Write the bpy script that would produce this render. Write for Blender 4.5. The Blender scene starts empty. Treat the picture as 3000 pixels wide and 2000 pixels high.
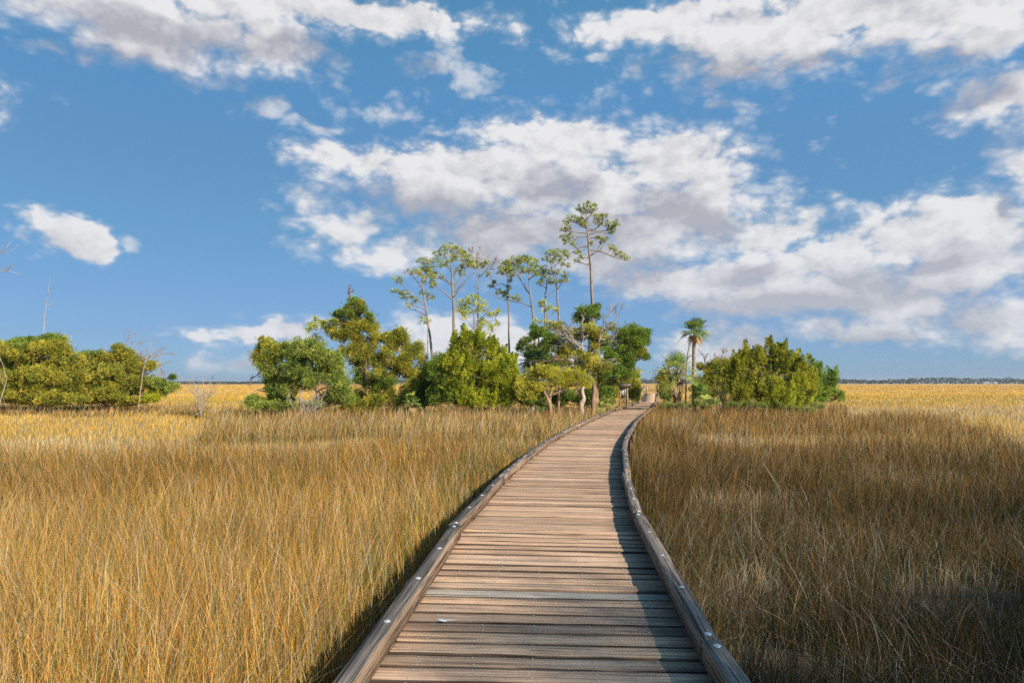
import bpy, math, random
import numpy as np
from mathutils import Vector
R = math.radians
rng = np.random.default_rng(7)
random.seed(7)
C = bpy.context.scene.collection
S = bpy.context.scene

# ------------------------------------------------------------------ camera
EYE = np.array([0.0, 0.0, 2.5]); DECK = 0.70
FPX = 2000.0; PITCH = math.atan(122 / FPX)
cam_d = bpy.data.cameras.new('camera'); cam = bpy.data.objects.new('camera', cam_d); C.objects.link(cam)
cam_d.sensor_width = 36; cam_d.lens = 24; cam_d.clip_start = 0.05; cam_d.clip_end = 20000
cam.location = EYE; cam.rotation_euler = (R(90) + PITCH, 0, 0)
S.camera = cam
CP, SP = math.cos(PITCH), math.sin(PITCH)
def ray(x, y):
    u, v = (x - 1500) / FPX, (1000 - y) / FPX
    return np.array([u, CP - v * SP, SP + v * CP])
def W(x, y, D):                       # photo pixel -> point at distance D ahead
    d = ray(x, y); return EYE + d * (D / d[1])
def pix(X, Y, Z):                     # point -> photo pixel
    dz = Z - EYE[2]
    dep = Y * CP + dz * SP; v = -Y * SP + dz * CP
    return 1500 + FPX * X / dep, 1000 - FPX * v / dep

# ------------------------------------------------------------------ sky
SUN_EL, SUN_AZ = 28.5, 132.0          # azimuth clockwise from +Y
world = bpy.data.worlds.new("World"); S.world = world; world.use_nodes = True
world.cycles.sampling_method = 'MANUAL'; world.cycles.sample_map_resolution = 256
nt = world.node_tree; nt.nodes.clear()
def N(nt, typ, **kw):
    n = nt.nodes.new(typ)
    for k, v in kw.items():
        if k == 'ins':
            for i, x in v.items(): n.inputs[i].default_value = x
        else: setattr(n, k, v)
    return n
def L(nt, a, b): nt.links.new(a, b)
def math_(nt, op, a, b=None, c=None, clamp=False):
    n = nt.nodes.new('ShaderNodeMath'); n.operation = op; n.use_clamp = clamp
    for i, x in enumerate((a, b, c)):
        if x is None: continue
        if isinstance(x, (int, float)): n.inputs[i].default_value = x
        else: nt.links.new(x, n.inputs[i])
    return n.outputs[0]
def maprange(nt, v, a, b, c=0.0, d=1.0, smooth=True):
    n = nt.nodes.new('ShaderNodeMapRange'); n.interpolation_type = 'SMOOTHSTEP' if smooth else 'LINEAR'
    for i, x in enumerate((v, a, b, c, d)):
        if isinstance(x, (int, float)): n.inputs[i].default_value = x
        else: nt.links.new(x, n.inputs[i])
    return n.outputs[0]
def mixc(nt, f, a, b, mode='MIX'):
    n = nt.nodes.new('ShaderNodeMix'); n.data_type = 'RGBA'; n.blend_type = mode
    for i, x in ((0, f), (6, a), (7, b)):
        if isinstance(x, (int, float)): n.inputs[i].default_value = x
        elif isinstance(x, tuple): n.inputs[i].default_value = (*x, 1)
        else: nt.links.new(x, n.inputs[i])
    return n.outputs[2]

# clouds: soft lobes placed on the celestial sphere (azimuth, elevation), broken up by noise
K = 3000 / 2352
FIRM = [(870,375,140,52),(1010,420,190,85),(1180,400,150,80),(1290,330,150,65),(1350,450,300,110),(1540,380,140,75),(1200,540,230,75),
 (1500,520,210,100),(1640,430,95,45),(1380,580,240,50),(790,535,85,50),(900,575,100,38),
 (1760,540,120,60),(1850,620,250,85),(1640,640,220,65),(2000,690,200,65),(1960,765,170,28),(2100,540,180,70),(2260,600,190,120),
 (2200,490,170,40),(2290,735,150,48),(1780,700,200,45),
 (1720,75,240,90),(1850,105,120,60),(1540,50,170,55),(1700,150,100,34),(2130,40,260,60),(2270,95,190,50),(1960,10,300,50),
 (2300,235,120,62),(2370,350,70,70),
 (250,30,260,60),(430,70,240,70),(600,115,125,66),(330,100,150,40),(800,40,260,48),(980,55,100,40),(480,-10,520,50),
 (168,548,70,52),(205,565,62,50),(180,595,70,26),
 (475,862,62,34),(560,872,45,26),(1040,770,95,52),(1180,790,85,42),(1300,830,100,40),
 (1560,810,50,28),(1700,800,80,32),(1630,825,70,28),(625,766,118,30),(2600,560,260,160),(-300,200,260,90),(2700,200,300,90)]
WISP = [(1030,150,110,34),(1100,185,60,36),(640,245,80,30),(860,235,120,36),(720,290,70,24),(1380,140,60,24),(1500,265,70,32),
 (1700,245,90,28),(140,130,60,30),(690,460,50,30),(1960,150,60,22),(2150,190,60,22),(1750,430,90,40),(1000,290,60,20),(950,470,120,60),
 (1010,620,70,36),(40,560,60,30),(300,570,40,30),(740,770,60,20),(2000,480,90,30),(1330,270,90,24)]
def blobs_to_sky(bl):
    out = []
    for cx, cy, rx, ry in bl:
        d = ray(cx * K, cy * K); d = d / np.linalg.norm(d)
        az, el = math.atan2(d[0], d[1]), math.asin(d[2])
        e = ray((cx + 1) * K, cy * K); e /= np.linalg.norm(e); daz = math.atan2(e[0], e[1]) - az
        g = ray(cx * K, (cy - 1) * K); g /= np.linalg.norm(g); de = math.asin(g[2]) - el
        out.append((az, el, rx * daz, ry * de))
    return out
def field_group(name, bl, k):
    g = bpy.data.node_groups.new(name, 'ShaderNodeTree')
    g.interface.new_socket('p', in_out='INPUT', socket_type='NodeSocketVector')
    g.interface.new_socket('d', in_out='OUTPUT', socket_type='NodeSocketFloat')
    gi = g.nodes.new('NodeGroupInput'); go = g.nodes.new('NodeGroupOutput'); acc = None
    for az, el, rx, ry in blobs_to_sky(bl):
        m = g.nodes.new('ShaderNodeVectorMath'); m.operation = 'MULTIPLY_ADD'
        L(g, gi.outputs[0], m.inputs[0]); m.inputs[1].default_value = (1 / rx, 1 / ry, 0); m.inputs[2].default_value = (-az / rx, -el / ry, 0)
        ln = g.nodes.new('ShaderNodeVectorMath'); ln.operation = 'LENGTH'; L(g, m.outputs[0], ln.inputs[0])
        acc = ln.outputs['Value'] if acc is None else math_(g, 'SMOOTH_MIN', acc, ln.outputs['Value'], k)
    L(g, acc, go.inputs[0]); return g
G1 = field_group('cloud_field', FIRM, 0.45); G2 = field_group('wisp_field', WISP, 0.3)
tc = N(nt, 'ShaderNodeTexCoord'); sep = N(nt, 'ShaderNodeSeparateXYZ'); L(nt, tc.outputs['Generated'], sep.inputs[0])
az = math_(nt, 'ARCTAN2', sep.outputs[0], sep.outputs[1]); el = math_(nt, 'ARCSINE', sep.outputs[2])
comb = N(nt, 'ShaderNodeCombineXYZ'); L(nt, az, comb.inputs[0]); L(nt, el, comb.inputs[1])
P0 = comb.outputs[0]
def vscale(nt, v, s):
    m = nt.nodes.new('ShaderNodeVectorMath'); m.operation = 'MULTIPLY'; L(nt, v, m.inputs[0]); m.inputs[1].default_value = s; return m.outputs[0]
def vadd(nt, a, b):
    m = nt.nodes.new('ShaderNodeVectorMath'); m.operation = 'ADD'; L(nt, a, m.inputs[0])
    if isinstance(b, tuple): m.inputs[1].default_value = b
    else: L(nt, b, m.inputs[1])
    return m.outputs[0]
def noise(nt, v, scale, detail=4, rough=0.5, dist=0.0, out=0):
    n = nt.nodes.new('ShaderNodeTexNoise'); n.noise_dimensions = '2D' if nt is world.node_tree else '3D'; n.inputs['Scale'].default_value = scale; n.inputs['Detail'].default_value = detail
    n.inputs['Roughness'].default_value = rough; n.inputs['Distortion'].default_value = dist
    if v is not None: L(nt, v, n.inputs['Vector'])
    return n.outputs[out]
st = vscale(nt, P0, (1, 1.6, 1))
wn = vadd(nt, noise(nt, st, 7, 3, 0.55, out=1), (-.5, -.5, -.5))
warp = vadd(nt, P0, vscale(nt, wn, (0.13, 0.07, 0)))
nA = noise(nt, st, 8, 7, 0.62)
vor = nt.nodes.new('ShaderNodeTexVoronoi'); vor.voronoi_dimensions = '2D'; vor.feature = 'SMOOTH_F1'; vor.inputs['Scale'].default_value = 22; vor.inputs['Detail'].default_value = 2.5; vor.inputs['Roughness'].default_value = .6; vor.inputs['Smoothness'].default_value = .25
L(nt, vadd(nt, st, vscale(nt, wn, (0.05, 0.05, 0))), vor.inputs['Vector'])
nU = noise(nt, vadd(nt, st, (0.010, 0.022, 0)), 8, 5, 0.62)
nB = math_(nt, 'ADD', nA, math_(nt, 'MULTIPLY', math_(nt, 'SUBTRACT', 0.42, vor.outputs['Distance']), 0.34))
def field(grp, p):
    gn = nt.nodes.new('ShaderNodeGroup'); gn.node_tree = grp; L(nt, p, gn.inputs[0]); return math_(nt, 'SUBTRACT', 1.0, gn.outputs[0])
def amp(nz, k): return math_(nt, 'MULTIPLY', math_(nt, 'SUBTRACT', nz, 0.5), k)
f1 = math_(nt, 'ADD', field(G1, warp), 0.52); f1u = field(G1, vadd(nt, warp, (0.02, 0.055, 0))); f2 = field(G2, warp)
d1 = math_(nt, 'ADD', f1, amp(nB, 2.1)); d2 = math_(nt, 'ADD', f2, amp(nB, 3.0))
slope = math_(nt, 'SUBTRACT', f1, f1u)                          # > 0 along the tops, < 0 along the bases
relief = math_(nt, 'SUBTRACT', nU, nA)
crisp = math_(nt, 'ADD', d1, math_(nt, 'MULTIPLY', math_(nt, 'MAXIMUM', slope, 0.0), math_(nt, 'MULTIPLY', math_(nt, 'MAXIMUM', d1, 0.0), 0.7)))
a1 = maprange(nt, crisp, -0.50, 1.10); a2 = math_(nt, 'MULTIPLY', maprange(nt, d2, -0.6, 0.9), 0.66)
alpha = math_(nt, 'MULTIPLY', math_(nt, 'MAXIMUM', a1, a2), maprange(nt, el, 0.006, 0.035), clamp=True)
shade = math_(nt, 'ADD', maprange(nt, math_(nt, 'ADD', f1u, amp(nA, 0.8)), 0.0, 0.95), math_(nt, 'ADD', math_(nt, 'MULTIPLY', relief, 2.2), math_(nt, 'MULTIPLY', math_(nt, 'SUBTRACT', vor.outputs['Distance'], 0.42), 0.35)), clamp=True)
cl = mixc(nt, shade, (0.54, 0.54, 0.55), (0.285, 0.29, 0.33))
cl = mixc(nt, maprange(nt, el, 0.02, 0.30, 0.30, 0.0), cl, (0.39, 0.44, 0.50))
sky = N(nt, 'ShaderNodeTexSky', sky_type='NISHITA', sun_disc=False, sun_elevation=R(SUN_EL), sun_rotation=R(SUN_AZ),
        altitude=0, air_density=1.0, dust_density=0.25, ozone_density=2.0)
cr = N(nt, 'ShaderNodeValToRGB'); L(nt, math_(nt, 'MULTIPLY', el, 180 / math.pi / 40.0, clamp=True), cr.inputs[0])   # strength by height, deeper blue low down
_st = [(0.6, (.018, .033, .068)), (3.6, (.020, .032, .056)), (6.9, (.024, .037, .056)), (12, (.028, .047, .059)), (17.5, (.034, .056, .068)), (23, (.038, .070, .083)), (29.4, (.042, .082, .090))]
while len(cr.color_ramp.elements) < len(_st): cr.color_ramp.elements.new(0.5)
for e_, (a_, c_) in zip(cr.color_ramp.elements, _st): e_.position = a_ / 40; e_.color = (*c_, 1)
tint = cr.outputs[0]
skc = mixc(nt, 1.0, sky.outputs[0], tint, 'MULTIPLY'); gz = N(nt, 'ShaderNodeCombineColor'); azf = maprange(nt, az, -0.65, 0.65, 0.92, 1.32); [L(nt, math_(nt, 'MULTIPLY', azf, kk), gz.inputs[q]) for q, kk in enumerate((1.22, 1.09, 1.03))]; skc = mixc(nt, 1.0, skc, gz.outputs[0], 'MULTIPLY')
tot = mixc(nt, alpha, skc, cl)
bg = N(nt, 'ShaderNodeBackground'); L(nt, tot, bg.inputs[0]); bg.inputs[1].default_value = 1.0
wo = N(nt, 'ShaderNodeOutputWorld'); L(nt, bg.outputs[0], wo.inputs[0])

# ------------------------------------------------------------------ sun, exposure
sd = bpy.data.lights.new('sun', 'SUN'); so = bpy.data.objects.new('sun', sd); C.objects.link(so)
sd.energy = 5.0; sd.angle = R(0.55); sd.color = (1.0, 0.89, 0.73)
sv = Vector((math.sin(R(SUN_AZ)) * math.cos(R(SUN_EL)), math.cos(R(SUN_AZ)) * math.cos(R(SUN_EL)), math.sin(R(SUN_EL))))
so.rotation_euler = sv.to_track_quat('Z', 'Y').to_euler(); so.location = (30, -20, 40)
S.view_settings.view_transform = 'Standard'; S.view_settings.look = 'None'; S.view_settings.gamma = 1
S.view_settings.exposure = 0.60
S.render.film_transparent = False
S.cycles.max_bounces = 8; S.cycles.transparent_max_bounces = 8; S.cycles.diffuse_bounces = 3
S.cycles.use_denoising = False

# ------------------------------------------------------------------ materials
def newmat(name):
    m = bpy.data.materials.new(name); m.use_nodes = True; t = m.node_tree; t.nodes.clear(); return m, t
def foliage_mat(name, trans=0.35, rough=0.55, gain=1.0, spec=0.25):
    m, t = newmat(name)
    a = N(t, 'ShaderNodeAttribute', attribute_name='Col')
    col = mixc(t, 1.0, a.outputs[0], (gain, gain, gain), 'MULTIPLY')
    p = N(t, 'ShaderNodeBsdfPrincipled'); L(t, col, p.inputs['Base Color']); p.inputs['Roughness'].default_value = rough
    p.inputs['Specular IOR Level'].default_value = spec
    tr = N(t, 'ShaderNodeBsdfTranslucent'); L(t, col, tr.inputs[0])
    mx = N(t, 'ShaderNodeMixShader'); mx.inputs[0].default_value = trans; L(t, p.outputs[0], mx.inputs[1]); L(t, tr.outputs[0], mx.inputs[2])
    o = N(t, 'ShaderNodeOutputMaterial'); L(t, mx.outputs[0], o.inputs[0]); return m
M_LEAF = foliage_mat('foliage', 0.42); M_GRASS = foliage_mat('grass_blades', 0.30, 0.6, 1.0, 0.2)
def bark_mat(name, c1, c2, sc=(14, 14, 3)):
    m, t = newmat(name); tc = N(t, 'ShaderNodeTexCoord')
    v = vscale(t, tc.outputs['Object'], sc); n = noise(t, v, 1.0, 6, 0.65); n2 = noise(t, tc.outputs['Object'], 0.9, 3)
    c = mixc(t, maprange(t, n, 0.35, 0.65), c1, c2); c = mixc(t, maprange(t, n2, 0.4, 0.65, 0, 0.5), c, tuple(x * 0.6 for x in c1))
    p = N(t, 'ShaderNodeBsdfPrincipled'); L(t, c, p.inputs['Base Color']); p.inputs['Roughness'].default_value = 0.9
    b = N(t, 'ShaderNodeBump'); b.inputs['Strength'].default_value = 0.8; b.inputs['Distance'].default_value = 0.03; L(t, n, b.inputs['Height']); L(t, b.outputs[0], p.inputs['Normal'])
    o = N(t, 'ShaderNodeOutputMaterial'); L(t, p.outputs[0], o.inputs[0]); return m
M_BARK_PINE = bark_mat('pine_bark', (0.20, 0.15, 0.12), (0.34, 0.27, 0.22))
M_BARK_CEDAR = bark_mat('cedar_bark', (0.20, 0.11, 0.065), (0.42, 0.27, 0.17))
M_DEAD = bark_mat('dead_wood', (0.27, 0.23, 0.19), (0.46, 0.40, 0.34))
M_PALEBARK = bark_mat('pale_cedar_bark', (0.30, 0.21, 0.15), (0.56, 0.45, 0.35))
M_PALM_BARK = bark_mat('palm_bark', (0.26, 0.18, 0.12), (0.46, 0.37, 0.27), (5, 5, 18))
def wood_mat(name, cols, axis=0, kind='deck'):
    """weathered timber; the grain runs along the object's own x axis; 'rnd' shifts it board by board"""
    m, t = newmat(name); tc = N(t, 'ShaderNodeTexCoord'); at = N(t, 'ShaderNodeAttribute', attribute_name='rnd')
    r = at.outputs['Fac']
    off = N(t, 'ShaderNodeCombineXYZ'); L(t, math_(t, 'MULTIPLY', r, 37.0), off.inputs[0]); L(t, math_(t, 'MULTIPLY', r, 91.0), off.inputs[1]); L(t, math_(t, 'MULTIPLY', r, 53.0), off.inputs[2])
    base = vadd(t, tc.outputs['Object'], off.outputs[0])
    grain = noise(t, vscale(t, base, (0.9, 34, 34)), 1.0, 7, 0.62, 0.6)
    fine = noise(t, vscale(t, base, (3.0, 150, 150)), 1.0, 4, 0.6)
    broad = noise(t, vscale(t, base, (0.8, 4.0, 4.0)), 1.0, 4, 0.55)
    crack = noise(t, vscale(t, base, (0.7, 62, 62)), 1.0, 3, 0.5, 1.2)
    c = mixc(t, maprange(t, grain, 0.36, 0.56), cols[0], cols[1])
    c = mixc(t, maprange(t, broad, 0.45, 0.70, 0, .75), c, cols[2])
    c = mixc(t, maprange(t, r, 0.0, 1.0, 0.0, 0.55, False), c, cols[3])
    c = mixc(t, maprange(t, fine, 0.35, 0.65, 0.0, 0.35), c, cols[4])
    ck = maprange(t, crack, *((0.60, 0.68) if kind == 'deck' else (0.55, 0.62)), 0.0, 0.88); c = mixc(t, ck, c, (0.030, 0.022, 0.018))
    wh = t.nodes.new('ShaderNodeTexWhiteNoise'); wh.noise_dimensions = '1D'; L(t, r, wh.inputs['W']); g_ = maprange(t, wh.outputs['Value'], 0, 1, .60, 1.2, False)
    gc = N(t, 'ShaderNodeCombineColor'); [L(t, g_, gc.inputs[q]) for q in range(3)]; c = mixc(t, 1.0, c, gc.outputs[0], 'MULTIPLY')
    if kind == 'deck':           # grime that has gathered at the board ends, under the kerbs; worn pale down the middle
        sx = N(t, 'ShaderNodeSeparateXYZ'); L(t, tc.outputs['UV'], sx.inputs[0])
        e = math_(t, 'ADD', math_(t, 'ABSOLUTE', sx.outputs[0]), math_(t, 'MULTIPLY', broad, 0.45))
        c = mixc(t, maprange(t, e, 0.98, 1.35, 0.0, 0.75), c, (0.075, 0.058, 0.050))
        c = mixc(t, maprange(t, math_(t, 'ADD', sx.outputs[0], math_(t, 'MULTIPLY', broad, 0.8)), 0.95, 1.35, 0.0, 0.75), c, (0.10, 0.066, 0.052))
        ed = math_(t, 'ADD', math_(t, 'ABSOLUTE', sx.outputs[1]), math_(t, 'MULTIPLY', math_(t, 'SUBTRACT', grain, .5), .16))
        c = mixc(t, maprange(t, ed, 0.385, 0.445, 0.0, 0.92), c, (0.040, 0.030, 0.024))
    if kind == 'beam':           # upward faces have weathered grey, the sides keep more of the brown
        ge = N(t, 'ShaderNodeNewGeometry'); sn = N(t, 'ShaderNodeSeparateXYZ'); L(t, ge.outputs['True Normal'], sn.inputs[0])
        hs = N(t, 'ShaderNodeHueSaturation'); L(t, c, hs.inputs['Color']); hs.inputs['Saturation'].default_value = .42; hs.inputs['Value'].default_value = .58
        c = mixc(t, maprange(t, sn.outputs[2], .5, .9, 0, .9), c, hs.outputs[0])
    p = N(t, 'ShaderNodeBsdfPrincipled'); L(t, c, p.inputs['Base Color']); p.inputs['Roughness'].default_value = 0.8; p.inputs['Specular IOR Level'].default_value = 0.25
    h = math_(t, 'SUBTRACT', math_(t, 'ADD', math_(t, 'MULTIPLY', grain, 1.2), math_(t, 'MULTIPLY', fine, 0.3)), math_(t, 'MULTIPLY', ck, 1.2))
    b = N(t, 'ShaderNodeBump'); b.inputs['Strength'].default_value = 1.0; b.inputs['Distance'].default_value = 0.012; L(t, h, b.inputs['Height']); L(t, b.outputs[0], p.inputs['Normal'])
    o = N(t, 'ShaderNodeOutputMaterial'); L(t, p.outputs[0], o.inputs[0]); return m
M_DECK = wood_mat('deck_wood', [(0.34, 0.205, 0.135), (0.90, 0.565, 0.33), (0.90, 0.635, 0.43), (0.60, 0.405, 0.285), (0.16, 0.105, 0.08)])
M_NEWBOARD = wood_mat('grey_board_wood', [(0.50, 0.42, 0.33), (0.62, 0.53, 0.42), (0.60, 0.51, 0.40), (0.56, 0.47, 0.37), (0.40, 0.33, 0.26)])
M_KERB = wood_mat('kerb_wood', [(0.13, 0.09, 0.065), (0.46, 0.31, 0.21), (0.50, 0.31, 0.17), (0.31, 0.23, 0.17), (0.11, 0.08, 0.06)], kind='beam')
M_RAIL = wood_mat('railing_wood', [(0.34, 0.22, 0.12), (0.55, 0.38, 0.22), (0.5, 0.36, 0.22), (0.42, 0.30, 0.19), (0.25, 0.17, 0.11)], kind='beam')
M_GREYRAIL = wood_mat('grey_handrail_wood', [(0.24, 0.23, 0.24), (0.40, 0.38, 0.38), (0.42, 0.39, 0.37), (0.32, 0.31, 0.32), (0.2, 0.18, 0.17)], kind='beam')
def plain(name, c, rough=0.6, metal=0.0):
    m, t = newmat(name); tc = N(t, 'ShaderNodeTexCoord'); n = noise(t, tc.outputs['Object'], 9.0, 4)
    cc = mixc(t, maprange(t, n, 0.35, 0.65), tuple(x * 0.8 for x in c), c)
    p = N(t, 'ShaderNodeBsdfPrincipled'); L(t, cc, p.inputs['Base Color']); p.inputs['Roughness'].default_value = rough; p.inputs['Metallic'].default_value = metal
    o = N(t, 'ShaderNodeOutputMaterial'); L(t, p.outputs[0], o.inputs[0]); return m
M_BOLT = plain('galvanised_steel', (0.72, 0.72, 0.72), 0.45, 0.4)
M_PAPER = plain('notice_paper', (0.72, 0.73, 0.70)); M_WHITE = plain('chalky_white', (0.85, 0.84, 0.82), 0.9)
M_ROOF = plain('pale_roof', (0.55, 0.58, 0.62))

# ------------------------------------------------------------------ mesh helpers
def mesh_tri(name, V, F, col=None, mat=None, parent=None, origin=None, uv=None, rnd=None, smooth=False, loc=None):
    V = np.asarray(V, dtype=np.float32).reshape(-1, 3); F = np.asarray(F, dtype=np.int32)
    nl = F.shape[1]
    if origin is not None: V = V - np.asarray(origin, dtype=np.float32)
    me = bpy.data.meshes.new(name); me.vertices.add(len(V)); me.vertices.foreach_set('co', V.ravel())
    me.loops.add(F.size); me.loops.foreach_set('vertex_index', F.ravel())
    me.polygons.add(len(F)); me.polygons.foreach_set('loop_start', np.arange(0, F.size, nl, dtype=np.int32))
    me.update(calc_edges=True)
    if col is not None:
        a = me.color_attributes.new('Col', 'FLOAT_COLOR', 'POINT')
        c4 = np.ones((len(V), 4), dtype=np.float32); c4[:, :3] = col; a.data.foreach_set('color', c4.ravel())
    if rnd is not None:
        a = me.attributes.new('rnd', 'FLOAT', 'POINT'); a.data.foreach_set('value', np.broadcast_to(np.asarray(rnd, dtype=np.float32), (len(V),)).copy())
    if uv is not None:
        u = me.uv_layers.new(name='UVMap'); u.data.foreach_set('uv', np.asarray(uv, dtype=np.float32)[F.ravel()].ravel())
    if smooth: me.polygons.foreach_set('use_smooth', np.ones(len(F), dtype=bool))
    if mat: me.materials.append(mat)
    o = bpy.data.objects.new(name, me); C.objects.link(o)
    if parent is not None: o.parent = parent
    if loc is not None: o.location = loc
    return o
def tag(o, label=None, cat=None, group=None, kind=None):
    if label: o['label'] = label
    if cat: o['category'] = cat
    if group: o['group'] = group
    if kind: o['kind'] = kind
    return o
def empty(name, loc, label, cat, group=None, rz=0):
    o = bpy.data.objects.new(name, None); o.empty_display_size = 0.2; C.objects.link(o); o.location = tuple(float(v) for v in loc); o.rotation_euler = (0, 0, rz)
    return tag(o, label, cat, group)
class Acc:
    def __init__(s): s.V = []; s.F = []; s.c = []; s.n = 0
    def add(s, V, F, col=None):
        V = np.asarray(V, float).reshape(-1, 3); s.V.append(V); s.F.append(np.asarray(F, int) + s.n)
        s.c.append(np.broadcast_to(np.asarray(col if col is not None else (1, 1, 1), float), (len(V), 3))); s.n += len(V)
    def build(s, name, mat, parent=None, origin=None, smooth=False, rnd=None):
        return mesh_tri(name, np.concatenate(s.V), np.concatenate(s.F), np.concatenate(s.c), mat, parent, origin, smooth=smooth, rnd=rnd)
def tube(P, r, sides=6):
    P = np.asarray(P, float); n = len(P); r = np.broadcast_to(np.asarray(r, float), (n,))
    if n < 3: P = np.stack([P[0], (P[0] + P[1]) / 2, P[1]]); r = np.linspace(r[0], r[-1], 3); n = 3
    T = np.gradient(P, axis=0); T /= np.linalg.norm(T, axis=1)[:, None] + 1e-9
    ref = np.array([0.31, 0.93, 0.17]); A = np.cross(T, ref); A /= np.linalg.norm(A, axis=1)[:, None] + 1e-9; B = np.cross(T, A)
    th = np.linspace(0, 2 * np.pi, sides, endpoint=False)
    V = P[:, None] + r[:, None, None] * (np.cos(th)[None, :, None] * A[:, None] + np.sin(th)[None, :, None] * B[:, None])
    i = np.arange(n - 1)[:, None] * sides; j = np.arange(sides)[None]; k = (j + 1) % sides
    a, b, c, d = i + j, i + k, i + sides + k, i + sides + j
    F = np.concatenate([np.stack([a, b, c], -1).reshape(-1, 3), np.stack([a, c, d], -1).reshape(-1, 3)])
    return V.reshape(-1, 3), F
def wobble(P, amp, n=8):
    P = np.asarray(P, float); t = np.linspace(0, len(P) - 1, max(n, len(P) * 3)); out = np.stack([np.interp(t, np.arange(len(P)), P[:, k]) for k in range(3)], 1)
    w = rng.normal(0, amp, (len(out), 3)); w = (w + np.roll(w, 1, 0)) / 2; w[0] = 0; w[-1] = 0
    return out + w
BOXF = np.array([[0,2,1],[0,3,2],[4,5,6],[4,6,7],[0,1,5],[0,5,4],[1,2,6],[1,6,5],[2,3,7],[2,7,6],[3,0,4],[3,4,7]])
def box(x0, x1, y0, y1, z0, z1, bev=0.0):
    V = np.array([[x0,y0,z0],[x1,y0,z0],[x1,y1,z0],[x0,y1,z0],[x0,y0,z1],[x1,y0,z1],[x1,y1,z1],[x0,y1,z1]], float)
    return V, BOXF
def hash2(ix, iy, seed):
    h = np.sin(ix * 127.1 + iy * 311.7 + seed * 74.7) * 43758.5453; return h - np.floor(h)
def vnoise(x, y, seed=0, octaves=3):
    out = 0; amp = 1; tot = 0
    for o in range(octaves):
        ix, iy = np.floor(x), np.floor(y); fx, fy = x - ix, y - iy; fx = fx * fx * (3 - 2 * fx); fy = fy * fy * (3 - 2 * fy)
        a, b, c, d = hash2(ix, iy, seed + o), hash2(ix + 1, iy, seed + o), hash2(ix, iy + 1, seed + o), hash2(ix + 1, iy + 1, seed + o)
        out = out + amp * (a + (b - a) * fx + (c - a) * fy + (a - b - c + d) * fx * fy); tot += amp; amp *= 0.5; x = x * 2.03; y = y * 2.03
    return out / tot
def sstep(x, a, b):
    t = np.clip((x - a) / (b - a), 0, 1); return t * t * (3 - 2 * t)

# ------------------------------------------------------------------ path of the boardwalk
CL = np.array([(-0.10,-6),(-0.04,-2.5),(0.02,0),(0.12,3.64),(0.19,5),(0.40,8),(0.76,11),(1.05,13.2),(1.47,16),(2.25,20.4),(3.95,28.4),(5.0,33),(7.15,41.6),(8.35,46),(10.8,56),(13.05,65),(20.4,100)])
_yy = np.linspace(-6, 100, 2121); _xx = np.interp(_yy, CL[:, 1], CL[:, 0])
for _ in range(3):
    k = np.ones(41) / 41; _xx = np.convolve(np.pad(_xx, 20, mode='reflect', reflect_type='odd'), k, 'valid')
_ss = np.concatenate([[0], np.cumsum(np.hypot(np.diff(_xx), np.diff(_yy)))])
def path_s(s):                        # arc length -> point, heading
    y = np.interp(s, _ss, _yy); x = np.interp(y, _yy, _xx); dx = np.interp(y + .3, _yy, _xx) - np.interp(y - .3, _yy, _xx)
    a = math.atan2(dx, 0.6); return x, y, a
def s_of_y(y): return float(np.interp(y, _yy, _ss))
def half_w(y): return float(np.interp(y, [0, 43, 58, 100], [1.10, 1.10, 0.78, 0.72]))

# ------------------------------------------------------------------ ground
def ground_z(x, y):
    d = np.hypot(x, y); return 0.75 * sstep(d, 60, 150)
gx = np.concatenate([-np.geomspace(9000, 4, 46), np.linspace(-3.5, 3.5, 15), np.geomspace(4, 9000, 46)])
gy = np.concatenate([-np.geomspace(900, 4, 18), np.linspace(-3.5, 3.5, 12), np.geomspace(4, 11000, 70)])
GX, GY = np.meshgrid(gx, gy); GZ = ground_z(GX, GY)
nx_, ny_ = len(gx), len(gy); ii = (np.arange(ny_ - 1)[:, None] * nx_ + np.arange(nx_ - 1)[None]).ravel()
m, t = newmat('marsh_mud'); tcg = N(t, 'ShaderNodeTexCoord'); sg = N(t, 'ShaderNodeSeparateXYZ'); L(t, tcg.outputs['Object'], sg.inputs[0])
n1 = noise(t, tcg.outputs['Object'], 1.6, 6, 0.65); n2 = noise(t, vscale(t, tcg.outputs['Object'], (0.006, 0.03, 1)), 1.0, 5, 0.6); n3 = noise(t, vscale(t, tcg.outputs['Object'], (0.10, 0.45, 1)), 1.0, 5, 0.7)
mud = mixc(t, maprange(t, n1, 0.35, 0.7), (0.035, 0.027, 0.019), (0.11, 0.085, 0.055))
straw = mixc(t, maprange(t, n1, 0.3, 0.7), (0.20, 0.145, 0.07), (0.42, 0.31, 0.15))
far = mixc(t, maprange(t, n2, 0.40, 0.60), (0.62, 0.36, 0.055), (0.58, 0.38, 0.17)); far = mixc(t, maprange(t, n3, 0.45, 0.7, 0, 0.35), far, (0.36, 0.22, 0.06))
c = mixc(t, maprange(t, sg.outputs[1], 16, 26), mud, straw); c = mixc(t, maprange(t, sg.outputs[1], 50, 110), c, far)
p = N(t, 'ShaderNodeBsdfPrincipled'); L(t, c, p.inputs['Base Color']); p.inputs['Roughness'].default_value = 0.95; p.inputs['Specular IOR Level'].default_value = 0.1
b = N(t, 'ShaderNodeBump'); b.inputs['Strength'].default_value = 1; b.inputs['Distance'].default_value = 0.06; L(t, n1, b.inputs['Height']); L(t, b.outputs[0], p.inputs['Normal'])
o = N(t, 'ShaderNodeOutputMaterial'); L(t, p.outputs[0], o.inputs[0]); M_MUD = m
g = mesh_tri('ground', np.stack([GX, GY, GZ], -1), np.stack([ii, ii + 1, ii + nx_ + 1, ii + nx_], 1), mat=M_MUD, smooth=True); tag(g, kind='structure')

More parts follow.
